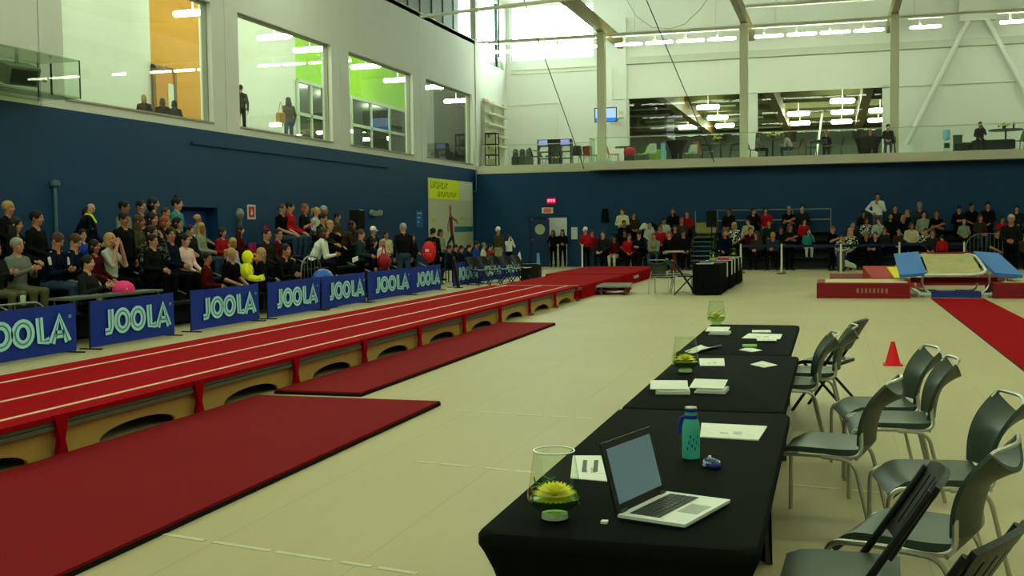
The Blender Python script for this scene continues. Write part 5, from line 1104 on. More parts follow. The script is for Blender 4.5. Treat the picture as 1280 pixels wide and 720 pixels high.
shell_chair(G(767, 190, 46.3), -PI / 2, M('orange_chair', (206, 116, 40), .5), 'orange chair standing beside the first white column')
cafe_table(G(781, 190, 46.4), .42, .74, BLACK, 'round black table next to the orange chair')
t = thing('red_bag', 'crimson bag leaning at the round black gallery table', 'bag', G(787, 190, 46.0)); MB().ell((0, 0, .5), .26, .16, .2, 12, 8).build('bag_body', M('crimson_bag', (186, 30, 60), .6), t, True); MB().tube(bez([(-.12, 0, .66), (0, 0, .82), (.12, 0, .66)]), .012, 6).build('strap', M('crimson_bag'), t); MB().box(-.2, .2, -.14, .14, 0, .32).build('stool_seat', DKCH, t)
shell_chair(G(803, 188, 46.8), 2.2, M('green_chair', (120, 190, 80), .5), 'bright green chair beyond the crimson bag'); shell_chair(G(812, 188, 46.4), .6, M('white_chair', (196, 206, 190), .5), 'white shell chair beside the bright green chair')
t = thing('lime_bench', 'low lime and orange bench behind the white shell chair', 'bench', G(822, 188, 47.0)); MB().rbox(-.35, .35, -.2, .2, .2, .62, .05).build('cushion', M('lime_cushion', (150, 190, 60), .7), t); MB().box(-.33, .33, -.19, .19, .06, .2).build('base', M('orange_base', (190, 110, 60), .6), t)
t = thing('banner_stand', 'narrow pale blue stand beside the draped cocktail table', 'stand', G(829, 185, 46.0)); MB().box(-.09, .09, -.03, .03, .02, .82).build('panel', M('pale_blue', (120, 190, 220), .5), t); MB().box(-.14, .14, -.1, .1, 0, .025).build('base', STEEL, t)
def cocktail(p, label, w=.42, h=.9, w2=.2):
    t = thing('cocktail_table', label, 'table', p, .4, 'draped gallery tables'); b = MB(); rings = []
    for z, k in ((h, w), (h - .05, w), (h - .35, (w + w2) / 2 * .92), (h - .65, w2), (.05, w2 * 1.02)):
        rings.append([(k * math.cos(a) * (1 if abs(math.cos(2 * a)) < .5 else 1.06), k * math.sin(a), z) for a in [2 * PI * i / 16 for i in range(16)]])
    b.loft(rings, True, True).build('drape', M('gallery_black_drape', (16, 18, 16), .8, bump=(9, .6)), t, True); MB().cyl((0, -w2 - .01, .02), (0, -w2 - .01, h - .5), .02, 6).build('pole', STEEL, t); MB().cyl((0, 0, 0), (0, 0, .06), w2 * .8, 12).build('foot', DKG2, t); return t
cocktail(G(846, 190, 46.0), 'black draped cocktail table on the gallery with a white cup'); c_ = G(843, 190, 46.0); tag(MB().lathe([(.03, 0), (.045, .13), (.05, .16)], 12).build('paper_cup', M('white_plastic'), loc=(c_.x, c_.y, GZ + .905)), 'white cup standing on the draped cocktail table', 'cup')
shell_chair(G(863, 188, 47.2), 2.8, M('pale_chair', (150, 170, 150), .5), 'pale grey chair beside the draped cocktail table'); shell_chair(G(870, 187, 47.6), PI, M('wood_chair', (150, 84, 44), .5), 'wooden-backed chair behind the pale grey gallery chair', h=1.0)
shell_chair(G(884, 188, 46.0), -PI / 2, DKCH, 'dark armchair on the near side of the first flower table', DKG2, True, .92); cafe_table(G(901, 188, 46.1), .40, .78, DKCH, 'dark round table with yellow flowers between two armchairs'); shell_chair(G(919, 188, 46.0), PI / 2, DKCH, 'dark armchair beside the second white column', DKG2, True, .92)
def bouquet(p, label, r=.2):
    t = thing('flower_bunch', label, 'flowers', p); MB().lathe([(.05, 0), (.07, .1), (.06, .14)], 10).build('pot', DKG2, t)
    for k in range(12):
        a = k * 2.4; q = r * math.sqrt(k / 12); MB().ell((q * math.cos(a), q * math.sin(a), .18 + .05 * math.cos(k)), .05, .05, .035, 6, 4).build('bloom', M('gallery_yellow', (206, 200, 40), .6) if k % 3 else GRN, t)
bouquet(G(896, 180, 46.1) + Vector((0, 0, .785)), 'yellow flowers on the dark gallery table between armchairs')
cafe_table(G(966, 186, 46.0), .42, .82, DKCH, 'round gallery table with yellow flowers between the two women'); bouquet(G(966, 178, 46.0) + Vector((0, 0, .825)), 'wide yellow flowers on the table between the two women', .32)
shell_chair(G(944, 188, 46.3), -PI / 2, M('brown_chair', (96, 60, 36), .5), 'brown chair under the woman beside the second column'); shell_chair(G(992, 187, 46.2), PI / 2, M('red_chair'), 'red chair under the woman right of the flower table')
shell_chair(G(1014, 186, 46.0), -PI / 2, DKCH, 'black chair on the near side of the dark square table', DKG2); t = thing('square_table', 'dark square table with a cloth on the gallery', 'table', G(1023, 186, 46.2)); MB().rbox(-.35, .35, -.3, .3, .62, .74, .02).build('table_top', DKCH, t)
for x in (-.3, .3):
    for y in (-.25, .25): MB().cyl((x, y, 0), (x, y, .62), .02, 6).build('leg', DKG2, t)
shell_chair(G(1045, 185, 46.0), PI / 2, DKCH, 'black chair on the far side of the dark square table', DKG2)
cocktail(G(1085, 184, 46.0), 'black draped cocktail table beside the seated man in grey', .5, .78, .34)
shell_chair(G(1112, 182, 44.9), PI, DKCH, 'dark chair under the man seated before the third column', DKG2, True)
t = thing('water_cooler', 'white water cooler with blue bottle against the gallery wall', 'cooler', G(1183, 180, 48.6)); MB().rbox(-.17, .17, -.17, .17, 0, .72, .03).build('cabinet', M('cooler_white', (200, 214, 204), .4), t); MB().lathe([(.06, .72), (.13, .78), (.145, .82), (.145, 1.12), (.12, 1.17)], 16).build('bottle', M('cooler_bottle', (120, 178, 200), .2), t, True); MB().box(-.1, .1, -.19, -.17, .42, .62).build('tap_panel', BLACK, t); MB().box(-.1, .1, -.2, -.17, .2, .24).build('drip_tray', BLACK, t)
def bench(px0, px1, Y, label, h=.42):
    a, c = G(px0, 185, Y), G(px1, 185, Y); t = thing('low_bench', label, 'bench', (a + c) / 2); L = (c - a).length; MB().rbox(-L / 2, L / 2, -.3, .3, .12, h, .04).build('cushion', M('bench_black', (24, 30, 26), .6), t)
    for x in (-L / 2 + .1, L / 2 - .1): MB().box(x - .03, x + .03, -.2, .2, 0, .12).build('foot', STEEL, t)
bench(1192, 1212, 45.6, 'black bench beside the water cooler'); bench(1214, 1268, 45.2, 'long black bench under the person in teal', .46)
t = thing('waste_bin', 'dark round bin standing behind the black bench', 'bin', G(1197, 180, 47.2)); MB().lathe([(.15, 0), (.18, .8), (.19, .83)], 14).build('body', M('bin_dark'), t)
cafe_table(G(1257, 178, 46.3), .62, .92, DKCH, 'wide dark table holding a plant beside person in teal'); bouquet(G(1255, 170, 46.3) + Vector((0, 0, .93)), 'leafy plant on the wide dark gallery table', .22)
t = thing('drink_bottle', 'dark bottle standing on the wide gallery table', 'bottle', G(1267, 168, 46.3) + Vector((0, 0, .93))); MB().lathe([(.035, 0), (.035, .16), (.014, .22), (.014, .28)], 10).build('body', BLACK, t)
shell_chair(G(1275, 182, 45.8), .6, M('green_grey_chair', (100, 140, 100), .5), 'green-grey chair at the far end of gallery'); shell_chair(G(1284, 182, 45.8), .2, DKCH, 'dark chair at the picture edge of the gallery')
# television on a pole, shelving racks
q0, q1 = ay(743, 135, 47.6), ay(771, 152, 47.6); t = thing('wall_television', 'lit blue-white television mounted behind the first column', 'television', ((q0.x + q1.x) / 2, 47.6, (q0.z + q1.z) / 2)); W3 = (q1.x - q0.x) / 2; H3 = (q0.z - q1.z) / 2
MB().box(-W3, W3, 0, .06, -H3, H3).build('housing', M('tv_blue_black', (20, 40, 80), .4), t); MB().box(-W3 + .04, W3 - .04, -.01, 0, -H3 + .18, H3 - .04).build('screen', emitter('tv_white', (.42, .62, 1, 1), 1.0), t); MB().box(-W3 + .04, W3 - .04, -.01, 0, -H3 + .03, -H3 + .17).build('screen_band', emitter('tv_blue', (.03, .25, .8, 1), .9), t)
MB().cyl((-W3 + .25, .08, -H3), (-W3 + .25, .08, GZ - t.location.z), .025, 8).build('pole', STEEL, t); MB().box(-.1, .1, .06, YU - 47.6, -.06, .06).build('bracket', STEEL, t)
rk = thing('climbing_rack', 'tall cream frame rack against the side wall of the gallery', 'rack', (-14.6, 0, GZ))
for y in (46.0, 47.4, 48.9): MB().box(0, .12, y, y + .08, 0, 3.0).build('upright', CREAM, rk)
for z in (1.0, 1.45, 1.9, 2.35, 2.8): MB().box(0, .3, 46.0, 48.98, z, z + .07).build('shelf', CREAM, rk)
rk = thing('shelf_unit', 'dark open shelf unit at the gallery corner', 'shelf', (-14.35, 45.5, GZ))
for z in (.05, .5, .95, 1.42): MB().box(0, .5, 0, .5, z, z + .05).build('shelf', DKG2, rk)
for x in (0, .46):
    for y in (0, .46): MB().box(x, x + .04, y, y + .04, 0, 1.45).build('post', DKG2, rk)
for z in (.1, .55, 1.0): MB().box(.08, .4, .1, .4, z, z + .26).build('carton', M('beige_carton', (170, 165, 130), .7), rk)
# ------------------------------------------------------------------ spectators
def left_row(px, py, r): X = -11.15 - .8 * (r - 1) + .04; return ax(px, py, X), .3 * (r - 1)
def back_row(px, py, r): Y = 41.6 + .8 * (r - 1) - .04; return ay(px, py, Y), .3 * (r - 1)
LEFT = [
 (9, 260, 4, 'lap', 'black', 'dark', 'short', 'blond', dict(rz=.15)), (18, 281, 3, 'lap', 'black', 'dark', 'long', 'dark'), (44, 273, 3, 'lap', 'black', 'dark', 'short', 'dark', dict(rz=.1)), (-8, 312, 2, 'clap', 'charcoal', 'olive', 'short', 'brown'), (20, 307, 2, 'clap', 'grey', 'olive', 'short', 'grey', dict(rz=-.1)),
 (62, 301, 2, 'lapdown', 'navy', 'jeans', 'short', 'brown', dict(rz=.1, stripe=1)), (84, 302, 2, 'lapdown', 'navy', 'beige', 'short', 'brown', dict(rz=.1, stripe=1)), (108, 268, 4, 'lap', 'navy', 'dark', 'short', 'dark'), (102, 295, 3, 'turn', 'blue', 'jeans', 'short', 'dark'),
 (108, 329, 1, 'clap', 'charcoal', 'black', 'short', 'dark', dict(rz=.1)), (119, 308, 2, 'lap', 'maroon', 'black', 'bob', 'dark'), (134, 300, 2, 'camera', 'lgrey', 'black', 'bob', 'blond', dict(rz=.1)), (154, 259, 4, 'lap', 'sage', 'dark', 'short', 'dark'), (177, 258, 4, 'cross', 'black', 'dark', 'short', 'dark'),
 (195, 255, 4, 'lap', 'charcoal', 'dark', 'bob', 'dark'), (217, 255, 4, 'lap', 'turq', 'black', 'bun', 'dark', dict(rz=.1)), (177, 277, 3, 'lap', 'olive', 'dark', 'long', 'brown'), (195, 274, 3, 'lap', 'black', 'dark', 'long', 'dark'), (203, 266, 4, 'lap', 'brown', 'dark', 'crop', 'brown'),
 (207, 278, 3, 'lap', 'charcoal', 'dark', 'bob', 'red'), (183, 288, 2, 'chin', 'plaid', 'dark', 'short', 'dark'), (212, 293, 2, 'turn', 'navy', 'dark', 'short', 'dark'),
 (223, 279, 3, 'lap', 'black', 'dark', 'bob', 'dark'), (232, 288, 3, 'lap', 'charcoal', 'dark', 'tied', 'dark'), (241, 285, 3, 'turn', 'sage', 'jeans', 'long', 'blond'), (246, 276, 4, 'lap', 'grey', 'dark', 'short', 'blond'), (230, 300, 2, 'lap', 'pinkwhite', 'black', 'tied', 'dark', dict(rz=-.2)),
 (258, 323, 1, 'turn', 'maroon', 'dark', 'short', 'dark', dict(rz=.25)), (277, 291, 3, 'lap', 'redj', 'dark', 'bob', 'dark'), (299, 288, 3, 'lap', 'maroon', 'dark', 'long', 'dark'), (290, 304, 2, 'turn', 'lgrey', 'dark', 'bob', 'blond'), (288, 318, 1, 'lap', 'blacktee', 'black', 'tied', 'blond', dict(rz=-.2)),
 (326, 317, 1, 'turn', 'black', 'dark', 'long', 'blond', dict(rz=.6)), (332, 293, 2, 'lap', 'charcoal', 'dark', 'crop', 'dark'), (352, 261, 4, 'lap', 'blacktee', 'jeans', 'crop', 'brown', dict(rz=-.1)), (361, 259, 4, 'lap', 'red', 'jeans', 'short', 'dark'), (380, 261, 4, 'cross', 'black', 'dark', 'bob', 'red'),
 (395, 265, 4, 'lap', 'lgrey', 'dark', 'tied', 'blond'), (404, 263, 4, 'lap', 'brown', 'dark', 'short', 'grey'), (403, 273, 3, 'lap', 'charcoal', 'dark', 'short', 'dark'), (392, 281, 2, 'lean', 'white', 'dark', 'bob', 'brown', dict(rz=.3)), (411, 281, 3, 'lap', 'black', 'dark', 'long', 'blond'),
 (421, 271, 4, 'lap', 'olive', 'dark', 'short', 'dark'), (429, 282, 3, 'lean', 'brown', 'dark', 'long', 'dark'), (347, 293, 2, 'turn', 'maroon', 'dark', 'crop', 'dark'), (343, 313, 1, 'lean', 'black', 'dark', 'short', 'dark')]
seat_crowd(LEFT, 'side bleachers', left_row, 'spectators on the side bleachers', -PI / 2)
BACK = [
 (754, 291, 1, 'lap', 'charcoal', 'dark', 'short', 'brown'), (768, 298, 1, 'lap', 'maroon', 'white', 'bob', 'dark'), (781, 291, 2, 'lap', 'navy', 'dark', 'short', 'dark'), (788, 296, 1, 'lap', 'red', 'dark', 'short', 'brown'), (792, 269, 4, 'lap', 'brown', 'dark', 'bob', 'brown'),
 (799, 290, 1, 'lapdown', 'navy', 'dark', 'tied', 'dark'), (819.5, 295, 1, 'lean', 'sage', 'jeans', 'crop', 'brown'), (825, 285, 2, 'lap', 'red', 'dark', 'bob', 'brown'), (830, 276, 3, 'lap', 'lgrey', 'dark', 'short', 'dark'), (842, 264, 4, 'chin', 'black', 'dark', 'bob', 'brown'), (837, 293, 1, 'lap', 'black', 'dark', 'bob', 'red'),
 (843.5, 285, 2, 'lap', 'charcoal', 'dark', 'short', 'dark'), (852, 276, 3, 'lap', 'brown', 'dark', 'short', 'red'), (859, 267, 4, 'lap', 'redj', 'dark', 'tied', 'brown'), (854, 291, 1, 'lap', 'black', 'dark', 'short', 'dark'), (780, 279, 3, 'lap', 'black', 'dark', 'short', 'dark'), (812, 283, 3, 'lap', 'lgrey', 'grey', 'bob', 'grey'),
 (911, 264, 4, 'lap', 'black', 'jeans', 'short', 'brown'), (907, 290, 1, 'chin', 'navy', 'dark', 'bob', 'red'), (918, 282, 2, 'lap', 'floral', 'dark', 'bob', 'blond'), (936, 277, 3, 'chin', 'beige', 'dark', 'short', 'dark'), (941, 264, 4, 'chin', 'black', 'dark', 'bob', 'dark'), (957, 263, 4, 'lap', 'redj', 'jeans', 'bob', 'dark'),
 (936, 288, 2, 'lean', 'maroon', 'dark', 'short', 'brown'), (946, 293, 1, 'turn', 'brown', 'dark', 'long', 'brown'), (961.5, 280, 3, 'lap', 'greentee', 'jeans', 'bald', 'brown'), (968, 294, 1, 'lean', 'teal', 'dark', 'bald', 'grey'), (976, 287, 2, 'lap', 'black', 'dark', 'tied', 'dark'), (986, 262, 4, 'cross', 'blacktee', 'dark', 'crop', 'blond'),
 (1002.5, 259, 4, 'lap', 'charcoal', 'dark', 'short', 'dark'), (1005, 277, 3, 'lap', 'red', 'dark', 'bob', 'dark'), (1010, 289, 2, 'chin', 'turq', 'white', 'long', 'dark'),
 (1063, 289, 1, 'lap', 'floral', 'dark', 'long', 'blond'), (1066, 281, 2, 'lap', 'charcoal', 'dark', 'crop', 'brown'), (1079, 267, 4, 'lap', 'black', 'dark', 'long', 'dark'), (1086, 276, 3, 'lap', 'floral', 'dark', 'bob', 'brown'), (1099, 276, 3, 'chin', 'lgrey', 'dark', 'bob', 'brown'), (1080, 294, 1, 'lean', 'blacktee', 'dark', 'gcap', 'dark'),
 (1096, 294, 1, 'lean', 'navy', 'dark', 'short', 'brown'), (1106, 288, 2, 'lap', 'charcoal', 'dark', 'bob', 'brown'), (1113, 270, 3, 'chin', 'black', 'dark', 'long', 'dark'), (1123, 260, 4, 'lap', 'charcoal', 'dark', 'short', 'brown'), (1125, 273, 3, 'lap', 'blacktee', 'dark', 'bob', 'blond'), (1137, 266, 4, 'lap', 'black', 'dark', 'long', 'blond'),
 (1142, 257, 4, 'lap', 'teal', 'dark', 'gcap', 'brown'), (1155, 268, 3, 'lap', 'sage', 'dark', 'bob', 'dark'), (1124, 289, 2, 'lap', 'brown', 'dark', 'short', 'dark'), (1170, 267, 3, 'cross', 'blacktee', 'dark', 'crop', 'brown'), (1166, 291, 1, 'lap', 'charcoal', 'dark', 'bob', 'brown'), (1157, 290, 2, 'lap', 'floral', 'dark', 'tied', 'dark'), (1139, 282, 2, 'lap', 'beige', 'dark', 'bob', 'brown'),
 (1199, 261, 4, 'lapdown', 'black', 'dark', 'short', 'dark'), (1214, 258, 4, 'lap', 'blacktee', 'dark', 'short', 'dark'), (1235, 257, 4, 'lap', 'black', 'dark', 'tied', 'dark'), (1225, 272, 3, 'lap', 'brown', 'jeans', 'long', 'brown'), (1205, 279, 3, 'lap', 'sage', 'dark', 'short', 'blond'),
 (1246, 291, 1, 'lap', 'blacktee', 'jeans', 'tied', 'dark'), (1271, 261, 4, 'lap', 'charcoal', 'dark', 'bob', 'dark'), (1252, 274, 3, 'lap', 'redj', 'dark', 'bob', 'dark'), (1281, 296, 1, 'lap', 'brown', 'dark', 'short', 'brown')]
seat_crowd(BACK, 'back bleachers', back_row, 'spectators on the back bleachers', PI)
def stand_at(head, X=None, Y=None, fz=0.0, pose='stand', top='black', legs='dark', hair='short', hc='dark', rz=0.0, label='', group=None, lim=(.7, 1.13)):
    p = ax(*head, X) if X is not None else ay(*head, Y); s = (p.z - fz) / FIG[pose][1][2][3]; s = min(lim[1], max(lim[0], s))
    return person((p.x, p.y, fz), rz, pose, top, legs, hair, hc, s, label, group)
E_ = -PI / 2                                             # facing +x
gl_ = 'standing people along the side wall'
hv = stand_at((97, 261), X=-13.35, fz=.9, pose='stoop', top='black', hair='bald', hc='brown', rz=E_ + .5, label='balding person in black stooping over a child in the top row', group=gl_)
MB().tube([(-.09, .18, 1.42), (-.05, .31, 1.38), (0, .40, 1.22), (.05, .31, 1.38), (.09, .18, 1.42)], .02, 8).build('hi_vis_collar', M('hi_vis', (214, 240, 40), .7, emit=((.7, 1, .1, 1), .05)), hv, True)
stand_at((154, 274), X=-12.35, fz=.3, top='black', legs='dark', hair='short', hc='dark', rz=E_ - .2, pose='stand', label='standing dark-haired person in a black coat over pale shirt', group=gl_)
stand_at((190, 301), X=-11.6, fz=0, top='black', legs='black', hair='tied', hc='dark', rz=E_ - .1, pose='standclasp', label='standing person in long black coat clapping beside the pink sweater', group=gl_)
stand_at((450, 293), X=-11.1, top='teal', legs='black', hair='tied', hc='brown', rz=E_ + .2, pose='standclasp', label='standing person in slate jacket holding a white paper', group=gl_)
stand_at((466, 289), X=-12.9, top='black', hair='cap', hc='dark', rz=E_ - .4, pose='stand', label='person in a white cap standing behind the child in navy', group=gl_)
stand_at((466, 303), X=-11.0, top='navy', legs='navy' if 'navy' in LEGS else 'dark', hair='bob', hc='dark', rz=E_ + .4, label='dark-haired child in navy with a red bag', group=gl_)
stand_at((482, 293), X=-12.4, top='beige', hair='tied', hc='dark', rz=E_ - .5, pose='standclasp', label='person with glasses standing behind the blond child', group=gl_)
stand_at((478, 304), X=-11.6, top='pinkwhite', hair='bob', hc='blond', rz=E_ - .3, label='blond child standing between the adults at the banner', group=gl_, lim=(.6, 1.1))
stand_at((504, 285), X=-10.9, top='black', legs='jeans', hair='short', hc='grey', rz=E_ + 2.2, label='large grey-haired person in black jacket and jeans seen from behind', group=gl_, lim=(.7, 1.2))
stand_at((515, 297), X=-12.2, top='black', hair='long', hc='dark', rz=E_ - .3, pose='standclasp', label='long-haired person in black between the large man and red backpack', group=gl_)
stand_at((541, 290), X=-11.2, top='black', legs='black', hair='tied', hc='dark', rz=E_ + 1.4, label='person in black wearing a red backpack', group=gl_, lim=(.7, 1.2))
stand_at((550, 291), X=-12.0, top='sage', hair='bob', hc='dark', rz=E_ - .3, pose='standclasp', label='person in grey-green top standing beyond the red backpack', group=gl_)
team = [(561, 312, 'navy', 'first'), (569, 311, 'black', 'second'), (576, 312, 'black', 'third'), (586, 311, 'navy', 'fourth'), (595, 307, 'royal', 'fifth'), (604, 309, 'yellow', 'sixth'), (612, 312, 'red', 'seventh')]
for px, py, tp, n_ in team:
    p = ax(px, py, -11.3); person((-11.3, p.y, 0), E_ + random.uniform(-.2, .2), 'lap', tp, 'dark', 'short' if tp != 'yellow' else 'gcap', 'dark', min(1.0, max(.8, p.z / 1.2)), 'seated team member in %s, %s from the red backpack' % (TOPS[tp][1], n_), 'team seated behind the far banners')
    tb = thing('team_stool', 'low dark stool under the %s seated team member' % n_, 'stool', (-11.3, p.y, 0), 0, 'team stools'); MB().box(-.2, .2, -.2, .2, .38, .43).build('seat', BLACK, tb)
    for x in (-.17, .17):
        for y in (-.17, .17): MB().cyl((x, y, 0), (x, y, .38), .015, 6).build('leg', BLACK, tb)
stand_at((623, 288), Y=40.0, top='olive', legs='beige', hair='cap', hc='brown', rz=PI - .4, label='person in white cap and olive jacket standing near the poster', group=gl_, lim=(.7, 1.2)); stand_at((636, 297), Y=40.4, top='white', legs='dark', hair='long', hc='dark', rz=PI + .8, pose='standface', label='long-haired person in white sweater standing beside the white cap', group=gl_)
gb = 'standing people before the back wall'
stand_at((691.5, 291), Y=44.4, top='black', legs='black', hair='bob', hc='brown', rz=PI, pose='standface', label='person in black with hands at mouth in the doorway', group=gb); stand_at((703, 290), Y=44.6, top='black', legs='black', hair='long', hc='dark', rz=PI + .2, pose='standclasp', label='long-haired person in black at the doorway edge', group=gb)
stand_at((732, 288), Y=41.2, top='red', legs='black', hair='cap', hc='blond', rz=PI - .3, pose='standclasp', label='person in red jacket and white cap beside a white post', group=gb); stand_at((740, 291), Y=42.0, top='redj', legs='jeans', hair='short', hc='brown', rz=PI + .4, label='person in red jacket behind the white-capped one', group=gb)
stand_at((778, 264), Y=43.7, fz=.6, top='yellow', legs='black', hair='short', hc='brown', rz=PI, pose='standclasp', label='person in cream hoodie standing above the others near the coat', group=gb, lim=(.75, 1.1)); stand_at((987, 284), Y=40.9, top='black', legs='black', hair='long', hc='brown', rz=PI + .6, pose='standcross', label='standing person in black with bare forearms before the back bleachers', group=gb)
stand_at((1040, 286.5), Y=40.6, top='blacktee', legs='dark', hair='crop', hc='red', rz=PI + .9, pose='standpoint', label='person in black tee with one arm held out beside the bleacher end', group=gb); stand_at((1051.5, 297), Y=39.8, top='floral', legs='grey', hair='tied', hc='brown', rz=PI, label='girl-sized person in patterned dress standing at a white post', group=gb, lim=(.6, 1.1))
stand_at((1097, 245), Y=44.0, fz=.9, top='white', legs='grey', hair='short', hc='dark', rz=PI, pose='standhip', label='person in white long-sleeved top standing tall above the back bleachers', group=gb); stand_at((1177.5, 297), Y=40.2, top='red', legs='black', hair='short', hc='dark', rz=.2, label='child in red tee seen from behind before the back bleachers', group=gb, lim=(.6, 1.1))
stand_at((1264, 274), Y=33.2, top='black', legs='black', hair='short', hc='grey', rz=PI - .2, pose='standclasp', label='tall grey-haired person in black standing beside the trampoline', group=gb, lim=(.8, 1.16))
# gallery visitors
gg = 'gallery visitors'
def sit_at(head, Y, fz, pose, top, legs, hair, hc, rz, label, lim=(.85, 1.12)):
    p = ay(*head, Y); s = min(lim[1], max(lim[0], (p.z - fz) / FIG[pose][1][2][3])); return person((p.x, Y, fz), rz, pose, top, legs, hair, hc, s, label, gg)
sit_at((947, 171), 46.3, GZ, 'lap', 'grey', 'black', 'long', 'brown', -PI / 2, 'person with brown hair seated at the gallery flower table beside the column'); sit_at((989, 169), 46.2, GZ, 'lean', 'lgrey', 'jeans', 'long', 'brown', PI / 2, 'person in pale top seated on the red gallery chair'); sit_at((1033, 170), 46.8, GZ, 'lap', 'navy', 'black', 'short', 'red', PI, 'person in navy seated behind the dark square table')
sit_at((1110, 163), 44.75, GZ, 'lap', 'charcoal', 'jeans', 'short', 'dark', PI, 'person in charcoal and jeans seated before the third column'); sit_at((1225, 156), 45.3, GZ, 'chin', 'teal', 'dark', 'short', 'dark', PI, 'person in slate jacket seated on the long black bench', (.85, 1.15))
sit_at((1088, 168), 46.9, GZ, 'lap', 'maroon', 'dark', 'short', 'red', PI, 'auburn-haired person behind the draped cocktail table')
gc = 'people behind the corridor windows'
for (px, py, hc, tp, l) in ((180, 128, 'blond', 'brown', 'blond person seated low behind the first corridor window'), (203, 130, 'brown', 'charcoal', 'brown-haired person seated low behind the orange alcove window'), (218, 136, 'dark', 'charcoal', 'dark-haired child seated low beside the window frame')):
    p = ax(px, py, -15.4); person((-15.4, p.y, 4.2), -PI / 2 + 2.2, 'floorsit', tp, 'dark', 'bob', hc, .72, l, gc)
stand_at((360.5, 126), X=-15.9, fz=4.2, top='olive', legs='jeans', hair='long', hc='dark', rz=1.0, label='long-haired person with tan bag standing behind the second corridor window', group=gc, lim=(.8, 1.25)); stand_at((301, 128), X=-15.3, fz=4.2, top='black', legs='black', hair='short', hc='dark', rz=.5, label='person in black half hidden at the near edge of second window', group=gc, lim=(.8, 1.25))
p = ax(351, 147, -15.75); t = thing('shoulder_bag', 'tan leather shoulder bag carried by the person in the corridor', 'bag', p); MB().rbox(-.08, .08, -.18, .18, -.16, .16, .04).build('bag_body', M('tan_leather', (176, 128, 70), .5), t); MB().tube(bez([(0, -.14, .15), (0, .02, .55), (0, .14, .15)]), .012, 6).build('strap', M('tan_leather'), t)
# ------------------------------------------------------------------ things among the crowd
dk_ = thing('plush_duck', 'yellow plush duck with orange beak sitting above the banner', 'plush toy', ax(309, 351, -10.55), -PI / 2 + .3); YP = M('yellow_plush', (232, 232, 50), .9, bump=(60, .6)); OP = M('orange_felt', (226, 96, 40), .8)
sc = 1.1
B_ = MB(); B_.ell((0, 0, .17 * sc), .12 * sc, .11 * sc, .15 * sc, 14, 10); B_.build('body', YP, dk_, True); h_ = MB(); h_.ell((0, .02, .40 * sc), .10 * sc, .10 * sc, .12 * sc, 14, 10).build('head', YP, dk_, True); MB().ell((0, .13, .37 * sc), .06, .085, .03, 10, 6).build('beak', OP, dk_, True)
for s in (-1, 1): MB().ell((s * .14, .03, .22), .04, .05, .11, 10, 6, rot3('Y', s * -.5)).build('wing', YP, dk_, True); MB().tube([(s * .06, .05, .06), (s * .10, .2, .03), (s * .12, .30, .06)], [.055, .05, .06], 8).build('leg', YP, dk_, True); MB().ell((s * .04, .105, .44), .014, .01, .018, 6, 4).build('eye', BLACK, dk_)
MB().ell((0, .1, .2), .05, .03, .04, 8, 6).build('patch', M('duck_patch', (150, 140, 90), .8), dk_)
ph = thing('knit_hat', 'bright pink and yellow soft hat resting behind the banner', 'hat', ax(154, 352, -10.8)); PK = M('pink_wool', (240, 70, 130), .9, bump=(50, .5))
MB().lathe([(.17, 0), (.18, .05), (.15, .12), (.08, .17), (.02, .18)], 14).build('crown', PK, ph, True); MB().ell((.06, -.04, .05), .11, .11, .045, 10, 6).build('yellow_rim', M('peach_wool', (240, 170, 110), .9), ph, True)
tt = thing('spectator_table', 'narrow dark table behind the pink hat and banner', 'table', (-10.8, 13.6, 0)); MB().box(-.2, .2, 0, 2.3, .70, .735).build('table_top', M('grey_laminate', (90, 98, 90), .5), tt)
for x in (-.17, .17):
    for y in (.1, 2.2): MB().cyl((x, y, 0), (x, y, .7), .015, 6).build('leg', STEEL, tt)
ph.location = (-10.8, ph.location.y, .736)
tag(MB().lathe([(.03, 0), (.04, .1)], 10).build('paper_cup', M('white_plastic'), loc=(-10.8, 15.2, .736)), 'white paper cup on the narrow dark table', 'cup')
t = thing('baseball_mug', 'small pale can standing behind the first banner', 'can', (-10.72, 12.75, 0)); MB().box(-.1, .1, -.1, .1, 0, .7).build('stand_box', M('dark_plank'), t); MB().lathe([(.035, .7), (.035, .82), (.03, .83)], 12).build('can', M('pale_can', (190, 206, 180), .4), t)
def backpack(p, rz, mt, label, s=1.0, logo=None):
    t = thing('backpack', label, 'backpack', p, rz); MB().ell((0, -.13 * s, .25 * s), .18 * s, .11 * s, .27 * s, 16, 10).build('bag_body', mt, t, True)
    MB().ell((0, -.2 * s, .15 * s), .13 * s, .07 * s, .12 * s, 12, 8).build('front_pocket', mt, t, True)
    for q in (-1, 1): MB().tube(bez([(q * .1, -.08, .46 * s), (q * .11, .02, .5 * s), (q * .12, .06, .3 * s), (q * .11, -.06, .05)]), .014, 6).build('strap', mt, t)
    if logo: MB().box(-.05, -.01, -.245 * s, -.235 * s, .26 * s, .33 * s).build('logo_mark', logo, t); MB().box(.01, .05, -.245 * s, -.235 * s, .26 * s, .33 * s).build('logo_mark', logo, t)
    return t
p = ax(537, 321, -11.0); backpack((p.x + .05, p.y, p.z - .15), E_ + 1.5 + PI * 0, M('red_backpack', (214, 30, 36), .6), 'bright red backpack with white mark worn above the banner', 1.15, M('white_plastic'))
p = ax(480, 327, -10.75); t = thing('red_bag', 'dark red bag carried by the child in navy', 'bag', (p.x, p.y, p.z)); MB().ell((0, 0, 0), .16, .28, .2, 12, 8).build('bag_body', M('crimson_dark', (150, 16, 36), .6), t, True); MB().tube(bez([(0, -.15, .14), (0, 0, .5), (0, .15, .14)]), .014, 6).build('strap', M('crimson_dark'), t)
